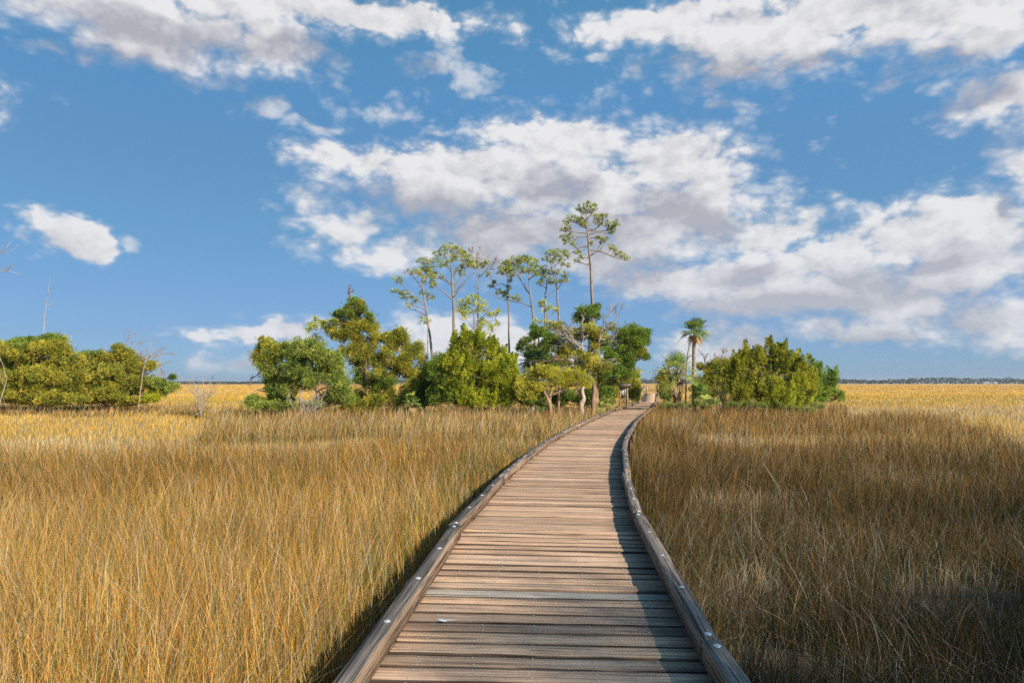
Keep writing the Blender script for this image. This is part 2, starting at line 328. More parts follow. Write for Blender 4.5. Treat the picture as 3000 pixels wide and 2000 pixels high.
# ------------------------------------------------------------------ boardwalk
bw = empty('boardwalk', (0, 0, 0), 'long weathered plank boardwalk curving through the marsh with low timber kerbs', 'boardwalk')
PITCHB = 0.205
def board_geo(hw, bwid, lift, tilt, seed, curve=0.0):
    """one plank, long axis = x; rounded edges, slightly cupped and uneven"""
    r = np.random.default_rng(seed); nx = 15
    prof = np.array([(-.5, -.034), (-.5, -.008), (-.475, -.001), (-.25, 0.0), (0, -.001), (.25, 0.0), (.475, -.001), (.5, -.008), (.5, -.034)])
    xs = np.linspace(-hw, hw, nx); V = []
    e0 = np.cumsum(r.normal(0, .0012, nx)); e1 = np.cumsum(r.normal(0, .0012, nx)); zz = np.cumsum(r.normal(0, .0011, nx)); zz -= zz.mean()
    cup = r.normal(0, .0022)
    for i, x in enumerate(xs):
        for (py, pz) in prof:
            y = py * bwid + (e0[i] if py < 0 else e1[i] if py > 0 else 0) * min(1, abs(py) * 2)
            V.append((x + (r.normal(0, .002) if i in (0, nx - 1) else 0), y, pz + lift + zz[i] + tilt * py * 2 + cup * (1 - 4 * py * py) * (pz > -.02)))
    V = np.array(V); m = len(prof); F = []
    for i in range(nx - 1):
        for j in range(m):
            k = (j + 1) % m; F.append((i * m + j, i * m + k, (i + 1) * m + k, (i + 1) * m + j))
    F = np.array(F); F = np.concatenate([F[:, [0, 1, 2]], F[:, [0, 2, 3]]])
    caps = [(0, j, j + 1) for j in range(1, m - 1)] + [((nx - 1) * m, (nx - 1) * m + j + 1, (nx - 1) * m + j) for j in range(1, m - 1)]
    return V, np.concatenate([F, np.array(caps)])
far_V, far_F, far_uv, far_r, nfv = [], [], [], [], 0
s0, s1 = s_of_y(-5.0), s_of_y(65.2); nb = int((s1 - s0) / PITCHB); near = 0
nail_me = None
def dome(r, h, sides=10):
    V = [(0, 0, h)]; 
    for q, (rr, hh) in enumerate(((0.55, 0.85), (0.9, 0.45), (1.0, 0.0))):
        for k in range(sides): a = 2 * math.pi * k / sides; V.append((r * rr * math.cos(a), r * rr * math.sin(a), h * hh))
    F = [(0, 1 + k, 1 + (k + 1) % sides) for k in range(sides)]
    for q in range(2):
        for k in range(sides):
            a, b_ = 1 + q * sides + k, 1 + q * sides + (k + 1) % sides; F += [(a, a + sides, b_ + sides), (a, b_ + sides, b_)]
    return np.array(V, float), np.array(F)
for i in range(nb):
    s = s0 + (i + .5) * PITCHB; x, y, a = path_s(s)
    r = np.random.default_rng(1000 + i)
    ragged = r.uniform(-.02, .03)
    hwb = half_w(y) + 0.085 + ragged
    V, F = board_geo(hwb, PITCHB - r.uniform(.016, .030), DECK + r.normal(0, .003) - 0.002 + (0.0), r.normal(0, .0025), 1000 + i)
    rot = -a + r.normal(0, .0025); rv = float(r.random())
    uv = np.stack([V[:, 0] / hwb, V[:, 1] / PITCHB], 1)
    if y > 3.45 and near < 100:
        grey = abs(y - 5.86) < PITCHB / 2
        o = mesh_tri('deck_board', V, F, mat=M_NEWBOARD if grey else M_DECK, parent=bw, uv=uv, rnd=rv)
        o.location = (x, y, 0); o.rotation_euler = (0, 0, rot); near += 1
        if grey: o['label'] = 'smoother pale grey replacement board'
        if y < 9.5:
            dv, df = dome(0.0065, 0.002, 7)
            for fx in (-0.80, -0.42, -0.05, 0.36, 0.78):
                for fy in (-.045, .05):
                    if nail_me is None:
                        no = mesh_tri('nail', dv, df, mat=M_BOLT, parent=o); nail_me = no.data
                    else:
                        no = bpy.data.objects.new('nail', nail_me); C.objects.link(no); no.parent = o
                    no.location = (fx + r.normal(0, .012), fy + r.normal(0, .01), DECK + 0.0015)
    else:
        ca, sa = math.cos(rot), math.sin(rot); VV = np.stack([x + V[:, 0] * ca - V[:, 1] * sa, y + V[:, 0] * sa + V[:, 1] * ca, V[:, 2]], 1)
        far_V.append(VV); far_F.append(F + nfv); nfv += len(V); far_uv.append(uv); far_r.append(np.full(len(V), rv))
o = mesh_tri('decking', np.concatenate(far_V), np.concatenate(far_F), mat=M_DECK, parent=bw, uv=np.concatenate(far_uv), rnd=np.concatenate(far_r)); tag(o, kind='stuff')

def beam_geo(Ln, w, h, seed, n=14, taperx=0.0):
    """a squared timber along x with chipped, slightly bowed edges, bottom at z=0"""
    r = np.random.default_rng(seed); prof = [(-.5, 0), (-.5, .96), (-.465, 1), (0, 1.004), (.465, 1), (.5, .96), (.5, 0)]; m = len(prof); V = []
    bow = r.normal(0, .004); xs = np.linspace(0, Ln, n); w1 = np.cumsum(r.normal(0, .0018, n)); w1 -= np.linspace(w1[0], w1[-1], n)
    ch = r.normal(0, .0010, (n, m, 2))
    for i, x in enumerate(xs):
        for j, (py, pz) in enumerate(prof):
            V.append((x, py * w + w1[i] + ch[i, j, 0], pz * h + bow * math.sin(math.pi * x / max(Ln, .01)) * (pz > .5) + ch[i, j, 1] * (pz > 0.5)))
    F = []
    for i in range(n - 1):
        for j in range(m):
            k = (j + 1) % m; F += [(i * m + j, (i + 1) * m + k, i * m + k), (i * m + j, (i + 1) * m + j, (i + 1) * m + k)]
    F += [(0, j, j + 1) for j in range(1, m - 1)] + [((n - 1) * m, (n - 1) * m + j + 1, (n - 1) * m + j) for j in range(1, m - 1)]
    return np.array(V), np.array(F)
KB_Z0, KB_H, KB_W = DECK + 0.032, 0.132, 0.122
bolt_V, bolt_F = dome(0.025, 0.009, 12); bolt_me = None
def kerb(side, ys):
    global bolt_me
    for k in range(len(ys) - 1):
        ends = []
        for yy in (ys[k], ys[k + 1]):
            x, y, a = path_s(s_of_y(yy)); h = half_w(yy); ends.append(np.array([x + side * h * math.cos(a), y - side * h * math.sin(a)]))
        v = ends[1] - ends[0]; ln = np.linalg.norm(v); ang = math.atan2(v[1], v[0]); jit = rng.normal(0, .012); lift = abs(rng.normal(0, .008))
        V, F = beam_geo(ln - 0.022, KB_W, KB_H, 500 + k + (side > 0) * 50)
        o = mesh_tri('curb_rail', V, F, mat=M_KERB, parent=bw, rnd=float(rng.random()), uv=np.zeros((len(V), 2)))
        nrm = np.array([-v[1], v[0]]) / ln; e = ends[0] + nrm * jit
        o.location = (e[0], e[1], KB_Z0 + lift); o.rotation_euler = (0, 0, ang)
        if ys[k] > 30: nbolt = 3
        else: nbolt = 5
        for q in range(nbolt):
            f = 0.10 + (ln - 0.22) * q / (nbolt - 1)
            if bolt_me is None: bo = mesh_tri('bolt', bolt_V, bolt_F, mat=M_BOLT, parent=o, smooth=True); bolt_me = bo.data
            else: bo = bpy.data.objects.new('bolt', bolt_me); C.objects.link(bo); bo.parent = o
            bo.location = (f, rng.normal(0, .008), KB_H + 0.001)
            V, F = beam_geo(0.20, 0.10, KB_Z0 - DECK + lift + .002, 900 + q, 3)
            sp = mesh_tri('spacer_block', V, F, mat=M_KERB, parent=bw, rnd=float(rng.random()), uv=np.zeros((len(V), 2)))
            d = v / ln; pp = e + d * (min(max(f - .1, .01), ln - .22)) ; sp.location = (pp[0], pp[1], DECK + 0.001); sp.rotation_euler = (0, 0, ang)
kerb(-1, [-4.9, -0.6, 3.62, 7.93, 12.05, 15.3, 19.1, 22.9, 26.8, 30.7, 34.5, 38.2, 41.7])
kerb(-1, [43.6, 47.2, 50.6, 53.4, 57.5, 61.0, 64.4])
kerb(1, [-4.0, 0.3, 4.53, 8.88, 12.9, 16.9, 20.8, 24.7, 28.6, 32.5, 36.4, 40.3, 44.2, 48.0, 52.0, 56.0, 60.0, 64.2])
# stringers and piles below
for side in (-0.92, 0.0, 0.92):
    for yy in np.arange(-4.5, 64, 4.2):
        e = []
        for q in (yy, min(yy + 4.2, 65)):
            x, y, a = path_s(s_of_y(q)); h = half_w(q) * side; e.append(np.array([x + h * math.cos(a), y - h * math.sin(a)]))
        v = e[1] - e[0]; ln = np.linalg.norm(v); V, F = beam_geo(ln - .01, 0.05, 0.20, 3, 3)
        o = mesh_tri('joist', V, F, mat=M_KERB, parent=bw, rnd=float(rng.random()), uv=np.zeros((len(V), 2))); o.location = (e[0][0], e[0][1], DECK - 0.25); o.rotation_euler = (0, 0, math.atan2(v[1], v[0]))
        if side != 0:
            V, F = tube([(0, 0, -.4), (0, 0, DECK - .06)], [.085, .08], 10)
            o = mesh_tri('pile', V, F, mat=M_KERB, parent=bw, rnd=float(rng.random()), uv=np.zeros((len(V), 2))); o.location = (e[0][0], e[0][1] + .0, 0)
# small flat white patch laid on a board
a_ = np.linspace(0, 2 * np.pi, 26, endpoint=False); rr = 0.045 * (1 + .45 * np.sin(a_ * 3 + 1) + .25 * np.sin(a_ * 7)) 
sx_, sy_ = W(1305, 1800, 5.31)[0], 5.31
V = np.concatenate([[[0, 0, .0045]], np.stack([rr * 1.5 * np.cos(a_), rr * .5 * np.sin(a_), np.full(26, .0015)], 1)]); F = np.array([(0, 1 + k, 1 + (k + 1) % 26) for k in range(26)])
o = mesh_tri('patch', V, F, mat=M_WHITE, loc=(sx_, sy_, DECK + .003), smooth=True); tag(o, 'small bright white patch on the deck boards in the foreground', 'dropping')

# ---- ramp and lookout at the far end
RZ = 0.34
ramp = empty('lookout_platform', (13.05, 65.3, 0), 'far wooden ramp rising to a small lookout platform at the end of the boardwalk', 'platform')
def at_ramp(f, off, z):               # f 0..1 along ramp
    x0, y0, x1, y1 = 13.05, 65.25, 20.3, 100.0
    v = np.array([x1 - x0, y1 - y0]); ln = np.linalg.norm(v); v /= ln; n = np.array([v[1], -v[0]])
    p = np.array([x0, y0]) + v * ln * f + n * off; return np.array([p[0], p[1], z])
def quadbox(P0, P1, w, h):            # a bar between two points, z = its top
    P0, P1 = np.asarray(P0, float), np.asarray(P1, float); d = P1 - P0; n = np.array([d[1], -d[0], 0]); n /= np.linalg.norm(n) + 1e-9; n *= w / 2
    u = np.array([0, 0, -h]); V = [P0 - n + u, P0 + n + u, P1 + n + u, P1 - n + u, P0 - n, P0 + n, P1 + n, P1 - n]; return np.array(V), BOXF
rampz = lambda f: DECK + RZ * min(1, f / .8)
A = Acc(); nr = 150
for i in range(nr):
    f0, f1 = i / nr, (i + .93) / nr; z0, z1 = rampz(f0), rampz(f1)
    A.add([at_ramp(f0, -.8, z0 - .04), at_ramp(f0, .8, z0 - .04), at_ramp(f1, .8, z1 - .04), at_ramp(f1, -.8, z1 - .04), at_ramp(f0, -.8, z0), at_ramp(f0, .8, z0), at_ramp(f1, .8, z1), at_ramp(f1, -.8, z1)], BOXF)
o = A.build('ramp_decking', M_DECK, ramp, (13.05, 65.3, 0), rnd=0.5); o['kind'] = 'stuff'
A = Acc(); A.add(*box(15.6, 23.8, 100.05, 104.2, DECK + RZ - .05, DECK + RZ)); A.build('platform_deck', M_DECK, ramp, (13.05, 65.3, 0), rnd=0.3)
for f in (0.0, .25, .5, .75, 1.0):
    for off in (-.7, .7):
        A = Acc(); p0 = at_ramp(f, off, -.3); p1 = at_ramp(f, off, rampz(f) - .05); A.add(*tube([p0, p1], .1, 8)); A.build('pile', M_RAIL, ramp, (13.05, 65.3, 0), rnd=.4)
def railing(pts, hts, label, posts, pick=True, cap=M_GREYRAIL):
    base = pts[0]; t = empty('railing', base, label, 'railing', 'timber railings of the ramp and lookout'); pts = [np.asarray(p, float) for p in pts]
    for a, b_, ha, hb in zip(pts[:-1], pts[1:], hts[:-1], hts[1:]):
        A = Acc(); A.add(*quadbox(a + [0, 0, ha + .04], b_ + [0, 0, hb + .04], .16, .045)); A.build('handrail', cap, t, base, rnd=.7)
        A = Acc(); A.add(*quadbox(a + [0, 0, .2], b_ + [0, 0, .2], .05, .09)); A.build('bottom_rail', M_RAIL, t, base, rnd=.2)
        n = posts
        for i in range(n + 1):
            f = i / n; p = a + (b_ - a) * f; h = ha + (hb - ha) * f
            A = Acc(); A.add(*quadbox(p + [-.055, 0, h], p + [.055, 0, h], .11, h + .1)); A.build('post', M_RAIL, t, base, rnd=float(rng.random()))
        if pick:
            d = np.linalg.norm(b_ - a); m = int(d / .2)
            if m > 80: m = 80
            for i in range(1, m):
                f = i / m; p = a + (b_ - a) * f; h = ha + (hb - ha) * f
                A = Acc(); A.add(*quadbox(p + [-.05, 0, h - .06], p + [.05, 0, h - .06], .03, h - .2)); A.build('baluster', M_RAIL, t, base, rnd=float(rng.random()))
railing([at_ramp(.0, -.86, rampz(0)), at_ramp(1, -.86, rampz(1))], [.82, 1.02], 'left railing of the far ramp with weathered grey handrail on square posts', 7)
railing([at_ramp(.0, .86, rampz(0)), at_ramp(1, .86, rampz(1))], [.82, 1.02], 'right railing of the far ramp with grey handrail half hidden by the palm', 7)
railing([np.array([15.6, 104.1, rampz(1)]), np.array([23.8, 104.1, rampz(1)])], [1.02, 1.02], 'sunlit picket fence closing the far side of the lookout platform', 5)

# ---- notice board
nbp = W(1829, 1177, 58.0); nbp[2] = 0
kz = empty('notice_board', nbp, 'wooden notice board with pale panels on two posts beside the boardwalk under trees', 'notice board', rz=R(-18))
def lpart(name, geos, mat, par, rnd=.5):
    A = Acc()
    for g_ in geos: A.add(*g_)
    o = A.build(name, mat, par, rnd=rnd); return o
def hgt(y, D=58.0): return float(W(1829, y, D)[2])
zt, zb = hgt(1130), hgt(1167)
for xx in (-.33, .26): lpart('post', [box(xx - .07, xx + .07, -.07, .07, -.2, zt)], M_RAIL, kz, float(rng.random()))
pz0, pz1 = hgt(1165), hgt(1135)
bd = lpart('backboard', [box(-.26, .19, -.03, .03, pz0, pz1)], M_RAIL, kz, .1)
for (x0, x1, q0, q1) in ((-.235, -.14, .28, .90), (-.13, -.045, .2, .93), (.03, .15, .08, .92)):
    lpart('notice', [box(x0, x1, -.04, -.0325, pz0 + (pz1 - pz0) * q0, pz0 + (pz1 - pz0) * q1)], M_PAPER, bd)
lpart('sill', [box(-.26, .19, -.09, .05, pz0 - .08, pz0 - .003)], M_RAIL, kz, .3)
V = np.array([(-.55, -.35, zt), (.55, -.35, zt), (.55, .35, zt), (-.55, .35, zt), (-.55, -.35, zt + .05), (.55, -.35, zt + .05), (.55, .35, zt + .22), (-.55, .35, zt + .22)]); lpart('roof', [(V, BOXF)], M_KERB, kz, .6)

# ------------------------------------------------------------------ foliage builders
def sphere_pts(n):
    v = rng.normal(0, 1, (n, 3)); return v / np.linalg.norm(v, axis=1)[:, None]
def leaf_tris(P, dirs, ln, wd, cols):
    """one slender triangle-pair leaf per point"""
    n = len(P); s = np.cross(dirs, sphere_pts(n)); s /= np.linalg.norm(s, axis=1)[:, None] + 1e-9
    ln = np.broadcast_to(ln, (n,))[:, None]; wd = np.broadcast_to(wd, (n,))[:, None]
    a = P; b = P + dirs * ln * .5 + s * wd * .5; c_ = P + dirs * ln; d = P + dirs * ln * .5 - s * wd * .5
    V = np.stack([a, b, c_, d], 1).reshape(-1, 3); i = np.arange(n)[:, None] * 4
    F = np.concatenate([i + [0, 1, 2], i + [0, 2, 3]]); return V, F, np.repeat(cols, 4, 0)
LEAFK = 1.95
def jitter_cols(base, n, hv=.18, bv=.25):
    base = np.asarray(base, float)
    if base.ndim == 1: base = np.tile(base, (n, 1))
    b = base * (1 + rng.normal(0, bv, (n, 1))).clip(.35, 1.8); b = b * (1 + rng.normal(0, hv * .5, (n, 3))); return (b * LEAFK).clip(.004, .8)
PALP = np.array([(.15, .18, .02), (.22, .25, .025), (.30, .29, .03), (.09, .12, .015)])
def crown_pine(A, c, r, cols=PALP, dens=1.0, nl=.27):
    area = math.pi * r[0] * r[2]; n = max(8, int(area * 34 * dens + 4))
    u = sphere_pts(n); rad = rng.uniform(.35, 1, n) ** .6; P = c + u * rad[:, None] * r
    P[:, 2] += .12 * r[2]
    up = np.array([0, -.05, .55]); D = u * .7 + up + rng.normal(0, .25, (n, 3)); D /= np.linalg.norm(D, axis=1)[:, None]
    k = 15; base = cols[rng.integers(0, len(cols), n)]; base = base * (1 + rng.normal(0, .15, (n, 1)))
    PP = np.repeat(P, k, 0); DD = np.repeat(D, k, 0) * .75 + sphere_pts(n * k) * .9; DD /= np.linalg.norm(DD, axis=1)[:, None]
    cc = jitter_cols(np.repeat(base, k, 0), n * k, .15, .18)
    A.add(*leaf_tris(PP, DD, rng.uniform(nl * .7, nl * 1.2, n * k), .032, cc)); return P
def crown_cedar(A, c, r, cols, dens=1.0, clump=.42, leaf=.11, lean=(0.15, -.1, .55), sharp=False):
    leaf = leaf * .92; r = np.asarray(r) * ([1.08, 1.05, 1.12] if r[0] > .4 else [1.05, 1.05, 1.05]); area = math.pi * r[0] * r[2]; m = max(5, int(area * 14.5 * dens) + 3)
    u = sphere_pts(m); ph = rng.uniform(0, 6.28, 3); rad = rng.uniform(.2, 1, m) ** .5 * (.86 + .30 * np.sin(3.1 * u[:, 0] + ph[0]) * np.sin(3.7 * u[:, 2] + ph[1]) + .16 * np.sin(7 * u[:, 0] + 5 * u[:, 2] + ph[2])); Q = c + u * rad[:, None] * (np.asarray(r) - clump * .3)
    cb = cols[rng.integers(0, len(cols), m)] * (1 + rng.normal(0, .16, (m, 1)))
    k = int(165 * (clump / .42) ** 2 * (.12 / leaf) ** 1.2); sz = clump * rng.uniform(.35, 1.15, m) 
    v = sphere_pts(m * k); rr = rng.uniform(.35, 1, m * k) ** .6
    ax = np.repeat(np.stack([rng.normal(.12, .25, m), rng.normal(0, .25, m), np.ones(m)], 1), k, 0); ax /= np.linalg.norm(ax, axis=1)[:, None]
    off = v * rr[:, None] * np.repeat(sz, k)[:, None]
    if sharp:                          # pointed, upswept sprays
        h = rng.uniform(0, 1, m * k); off = off * (1 - h[:, None]) * .75 + ax * h[:, None] * np.repeat(sz, k)[:, None] * 1.9
    else: off = off * [1.0, 1.0, .95]
    P = np.repeat(Q, k, 0) + off
    D = v * .8 + np.asarray(lean) + rng.normal(0, .3, (m * k, 3)); D /= np.linalg.norm(D, axis=1)[:, None]
    A.add(*leaf_tris(P, D, leaf * rng.uniform(.6, 1.5, m * k), leaf * .5, jitter_cols(np.repeat(cb, k, 0), m * k, .15, .2)))
    m2 = int(m * .9) + 2; k2 = 16; u2 = sphere_pts(m2); u2[:, 2] = u2[:, 2] * .8 + .15; Q2 = c + u2 * rng.uniform(.9, 1.28, (m2, 1)) * r   # loose sprigs break the outline
    ax2 = u2 * .7 + sphere_pts(m2) * .4 + [0.1, 0, .35]; t2 = rng.uniform(-.5, .8, (m2 * k2, 1)) * clump * .55; P2 = np.repeat(Q2, k2, 0) + np.repeat(ax2, k2, 0) * t2 + rng.normal(0, .045, (m2 * k2, 3))
    D2 = np.repeat(ax2, k2, 0) + sphere_pts(m2 * k2) * .7; D2 /= np.linalg.norm(D2, axis=1)[:, None]
    A.add(*leaf_tris(P2, D2, leaf * rng.uniform(.6, 1.3, m2 * k2), leaf * .45, jitter_cols(np.repeat(cols[rng.integers(0, len(cols), m2)], k2, 0), m2 * k2, .15, .2))); return Q
def to_world(pts, D, dy=0.0): return np.array([W(p[0], p[1], D + (p[2] if len(p) > 2 else 0) + dy) for p in pts])
def make_tree(name, label, cat, D, trunk, r0, r1, blobs, kind='pine', cols=PALP, limbs=(), group=None, dens=1.0, bark=None, depth=0.8, clump=.42, leaf=.11, sharp=False, twig=1.0, bare=(), deadlimb=False, limb_r=.35, autolimb=True):
    """trunk / limbs / blobs are traced outlines set at the tree's own distance D and given true depth"""
    T = to_world(trunk, D); T[0, 2] = min(T[0, 2], 0.0) if T[0, 2] < 3 else T[0, 2]
    base = np.array([T[0, 0], T[0, 1], float(ground_z(T[0, 0], T[0, 1]))]); T[0] = base - [0, 0, .15]
    root = empty(name, base, label, cat, group); sc = D / FPX
    At = Acc(); Tw = wobble(T, .018 * D / 60); rt = np.linspace(r0, r1, len(Tw)); rt[0] *= 1.25; At.add(*tube(Tw, rt, 8))
    Al = Acc(); Ac = Acc(); nodes = [Tw]
    for lb in limbs:
        Lw = to_world(lb, D); Lw[:, 1] += np.linspace(0, rng.normal(0, .6), len(Lw)); Lw = wobble(Lw, .03); Al.add(*tube(Lw, np.linspace(limb_r * r0, .012 + .004 * D / 50, len(Lw)), 5)); nodes.append(Lw)
    allP = np.concatenate(nodes)
    if kind == 'cedar' and len(blobs) > 6:        # lobes between neighbouring lobes close the crown
        bb = [tuple(b_) + (None,) * (6 - len(b_)) for b_ in blobs]; extra = []
        for i_, b_ in enumerate(bb):
            dn = sorted((math.hypot(b_[0] - q[0], b_[1] - q[1]), j_) for j_, q in enumerate(bb) if j_ != i_)[:3]
            for d_, j_ in dn:
                q = bb[j_]
                if j_ > i_ and d_ < 1.5 * (b_[2] + q[2]) and min(b_[2], q[2]) > 12: extra.append(((b_[0] + q[0]) / 2, (b_[1] + q[1]) / 2 + 2, (b_[2] + q[2]) * .37, (b_[3] + q[3]) * .40, None, b_[5] if rng.random() < .5 else q[5]))
        blobs = [b_ if b_[5] is not None else b_[:5] for b_ in bb + extra]
    for bl in blobs:
        cx, cy, rx, ry = bl[:4]; dy = rng.uniform(-1, 1) * depth * rx * sc if len(bl) < 5 or bl[4] is None else bl[4]
        bc = cols if len(bl) < 6 else bl[5]
        c = W(cx, cy, D + dy); r = np.array([rx * sc, max(rx, ry) * sc * .85, ry * sc])
        if kind == 'pine': Q = crown_pine(Ac, c, r, bc, dens)
        else: Q = crown_cedar(Ac, c, r, bc, dens, clump, leaf, sharp=sharp)
        if autolimb:                   # limb from the stem below the lobe, twigs out to its tufts
            cand = allP[allP[:, 2] < c[2] + .1]; cand = cand if len(cand) else allP
            dd = np.linalg.norm(cand - c, axis=1) + .35 * np.abs(cand[:, 2] - (c[2] - .7 * abs(cand[:, 0] - c[0]))); p0 = cand[dd.argmin()]
            mid = (p0 + c) / 2 + [0, 0, -.08 * np.linalg.norm(c - p0)]; Lw = wobble([p0, mid, c], .03)
            Al.add(*tube(Lw, np.linspace(min(.07, .3 * r0 + .01), .014, len(Lw)), 5))
            for q in Q[rng.permutation(len(Q))[:int(min(len(Q), 10) * twig)]]:
                e = Lw[rng.integers(len(Lw) // 2, len(Lw))]; Al.add(*tube(wobble([e, (e + q) / 2 + [0, 0, -.05], q], .02, 4), [.014] * 3 + [.012] * 2 + [.009] * 4 if False else .011, 4))
    for (x0, y0, x1, y1) in bare:      # leafless grey branches
        P0 = W(x0, y0, D - .3); P1 = W(x1, y1, D - .3 + rng.normal(0, .8)); bare_branch(Al, P0, P1, .035, 3)
    At.build('trunk', bark or M_BARK_PINE, root, base, smooth=True)
    if Al.n: Al.build('branches', M_DEAD if deadlimb else (bark or M_BARK_PINE), root, base)
    if Ac.n: Ac.build('crown', M_LEAF, root, base)
    return root
def bare_branch(A, P0, P1, r, depth):
    Lw = wobble([P0, (P0 + P1) / 2 + rng.normal(0, .06, 3) * np.linalg.norm(P1 - P0), P1], .02 * np.linalg.norm(P1 - P0), 6)
    A.add(*tube(Lw, np.linspace(r, max(r * .4, .008), len(Lw)), 4))
    if depth <= 0: return
    ln = np.linalg.norm(P1 - P0); d = (P1 - P0) / (ln + 1e-9)
    for k in range(rng.integers(3, 6)):
        f = rng.uniform(.3, 1); p = Lw[int(f * (len(Lw) - 1))]; v = d + sphere_pts(1)[0] * .75 + [0, 0, .15]; v /= np.linalg.norm(v)
        bare_branch(A, p, p + v * ln * rng.uniform(.3, .55), r * .55, depth - 1)

OLIVE = np.array([(.17, .18, .025), (.24, .22, .03), (.11, .13, .02), (.30, .25, .035)])
CEDAR = np.array([(.13, .17, .03), (.19, .22, .045), (.09, .125, .025), (.24, .25, .05)])
BRIGHT = np.array([(.18, .205, .017), (.24, .25, .02), (.11, .145, .013), (.30, .29, .025)])
YEL = np.array([(.34, .30, .035), (.26, .25, .03), (.20, .20, .03), (.40, .33, .05)])
DARK = np.array([(.09, .13, .02), (.12, .17, .024), (.15, .20, .028), (.07, .10, .018)])
SAGE = np.array([(.17, .19, .05), (.13, .15, .035), (.22, .23, .07)])
PG = 'tall slender pines rising behind the thicket'
# ---- tall pines
def pine(label, D, trunk, r0, blobs, limbs=(), r1=.035, **kw): return make_tree('pine_tree', label, 'tree', D, trunk, r0, r1, blobs, 'pine', limbs=limbs, group=PG, limb_r=.42, **kw)
OR = np.array([(.35, .20, .03), (.22, .20, .03), (.30, .26, .04)]); YG = np.array([(.30, .31, .03), (.24, .28, .03), (.36, .35, .04)])
pine('leftmost tall pine, leaning left with an orange-tinged crown', 58, [(1283,1185),(1272,1100),(1262,1010),(1255,951),(1245,888),(1239,840),(1236,803)], .14,
 [(1166,822,15,10),(1206,797,20,8,None,OR),(1226,803,14,9,None,OR),(1154,853,11,5),(1170,858,9,5),(1189,868,20,12),(1250,820,16,14),(1263,800,10,8),(1268,838,10,9),(1261,871,12,9),(1197,894,12,5),(1243,940,18,9,None,YG),(1212,880,12,8),(1240,860,8,8)],
 [[(1246,895),(1225,880),(1190,848),(1165,822)],[(1247,905),(1215,898),(1190,910)],[(1242,850),(1222,825),(1205,800)],[(1248,923),(1215,908),(1200,905)],[(1244,880),(1262,862)]])
pine('broadest pine with a wide rounded crown and forked trunk', 60, [(1336,1185),(1330,991),(1329,930),(1327,880),(1325,822),(1322,775),(1319,735)], .17,
 [(1318,727,26,11),(1338,735,18,10),(1290,745,22,12),(1272,765,16,9),(1250,785,22,11),(1238,765,18,9),(1262,800,20,8),(1300,775,22,10),(1322,760,20,12),(1352,748,20,11),(1375,758,14,10),(1362,775,22,12),(1382,778,14,9),(1345,790,14,8),(1285,812,12,7),(1270,830,8,6),(1240,790,10,8),(1355,805,8,6)],
 [[(1327,880),(1300,855),(1275,835),(1268,826)],[(1327,862),(1350,838),(1375,812),(1392,800)],[(1326,845),(1305,815),(1280,790),(1258,778)],[(1325,850),(1348,815),(1352,775),(1358,750)],[(1327,875),(1343,855),(1365,832)],[(1324,800),(1305,770),(1292,745)],[(1324,815),(1345,785),(1365,765)],[(1326,835),(1295,815),(1265,812)]])
pine('thin pine with a half bare, twiggy top beside the broadest pine', 63, [(1402,1185),(1400,994),(1401,874),(1403,813)], .10,
 [(1398,773,14,11),(1415,778,14,8),(1425,768,10,7),(1392,785,8,7)], [[(1403,815),(1394,790),(1386,765)],[(1403,815),(1408,780),(1412,750)],[(1403,812),(1425,795),(1440,775)]],
 bare=[(1386,770,1384,733),(1410,770,1413,738),(1430,788,1452,757),(1438,778,1458,765),(1402,845,1391,838),(1420,795,1446,786),(1400,780,1395,745)])
pine('short bright green young pine in front of the taller ones', 55, [(1392,1185),(1391,977),(1389,930),(1387,880)], .09,
 [(1387,877,24,11,None,YG),(1368,884,14,9,None,YG),(1354,890,15,11,None,YG),(1343,908,12,10,None,YG),(1372,912,24,14,None,YG),(1410,890,16,10,None,YG),(1416,906,18,12,None,YG),(1438,922,12,8,None,YG),(1456,915,11,9,None,YG),(1421,952,18,8,None,YG),(1442,962,16,8,None,YG),(1456,948,8,8,None,YG),(1408,938,10,8,None,YG),(1360,925,16,8,None,YG),(1412,982,10,4,None,YG)],
 [[(1390,965),(1375,945),(1358,925)],[(1391,960),(1420,945),(1455,935),(1462,945)],[(1391,955),(1415,925),(1440,905)],[(1391,975),(1430,975),(1452,972)]])
pine('pine with lopsided crown and bare lower limbs left of the fork', 59, [(1496,1185),(1493,1052),(1491,960),(1490,908),(1487,822),(1484,780)], .12,
 [(1473,799,16,9),(1493,776,18,10),(1462,857,14,7),(1476,860,10,6),(1484,868,12,7),(1430,805,6,5),(1436,836,9,5),(1447,828,4,3),(1516,874,9,8),(1499,800,12,9),(1499,819,10,9),(1490,845,6,8),(1505,875,8,4),(1470,785,10,7)],
 [[(1488,848),(1470,858),(1452,846),(1440,820),(1431,806)],[(1489,880),(1465,876),(1440,862),(1425,860)],[(1490,880),(1505,882),(1520,886)],[(1488,830),(1502,808),(1512,790)],[(1488,845),(1470,830),(1445,842)]])
pine('fork-topped pine with flat spreading twin crowns', 57, [(1568,1185),(1568,994),(1562,930),(1559,900),(1553,862),(1549,820),(1547,773)], .13,
 [(1482,778,16,11),(1495,768,14,9),(1513,762,22,9),(1502,788,20,9),(1532,762,20,9),(1545,760,16,8),(1563,772,16,11),(1556,790,18,11),(1572,790,12,12),(1534,795,12,9),(1575,805,8,8),(1520,780,14,9),(1487,795,8,7)],
 [[(1553,862),(1538,840),(1525,815),(1508,790),(1485,782)],[(1559,900),(1530,886),(1505,880),(1493,877)],[(1549,820),(1565,808),(1580,795)],[(1545,845),(1538,828)],[(1528,822),(1520,795),(1515,770)]])
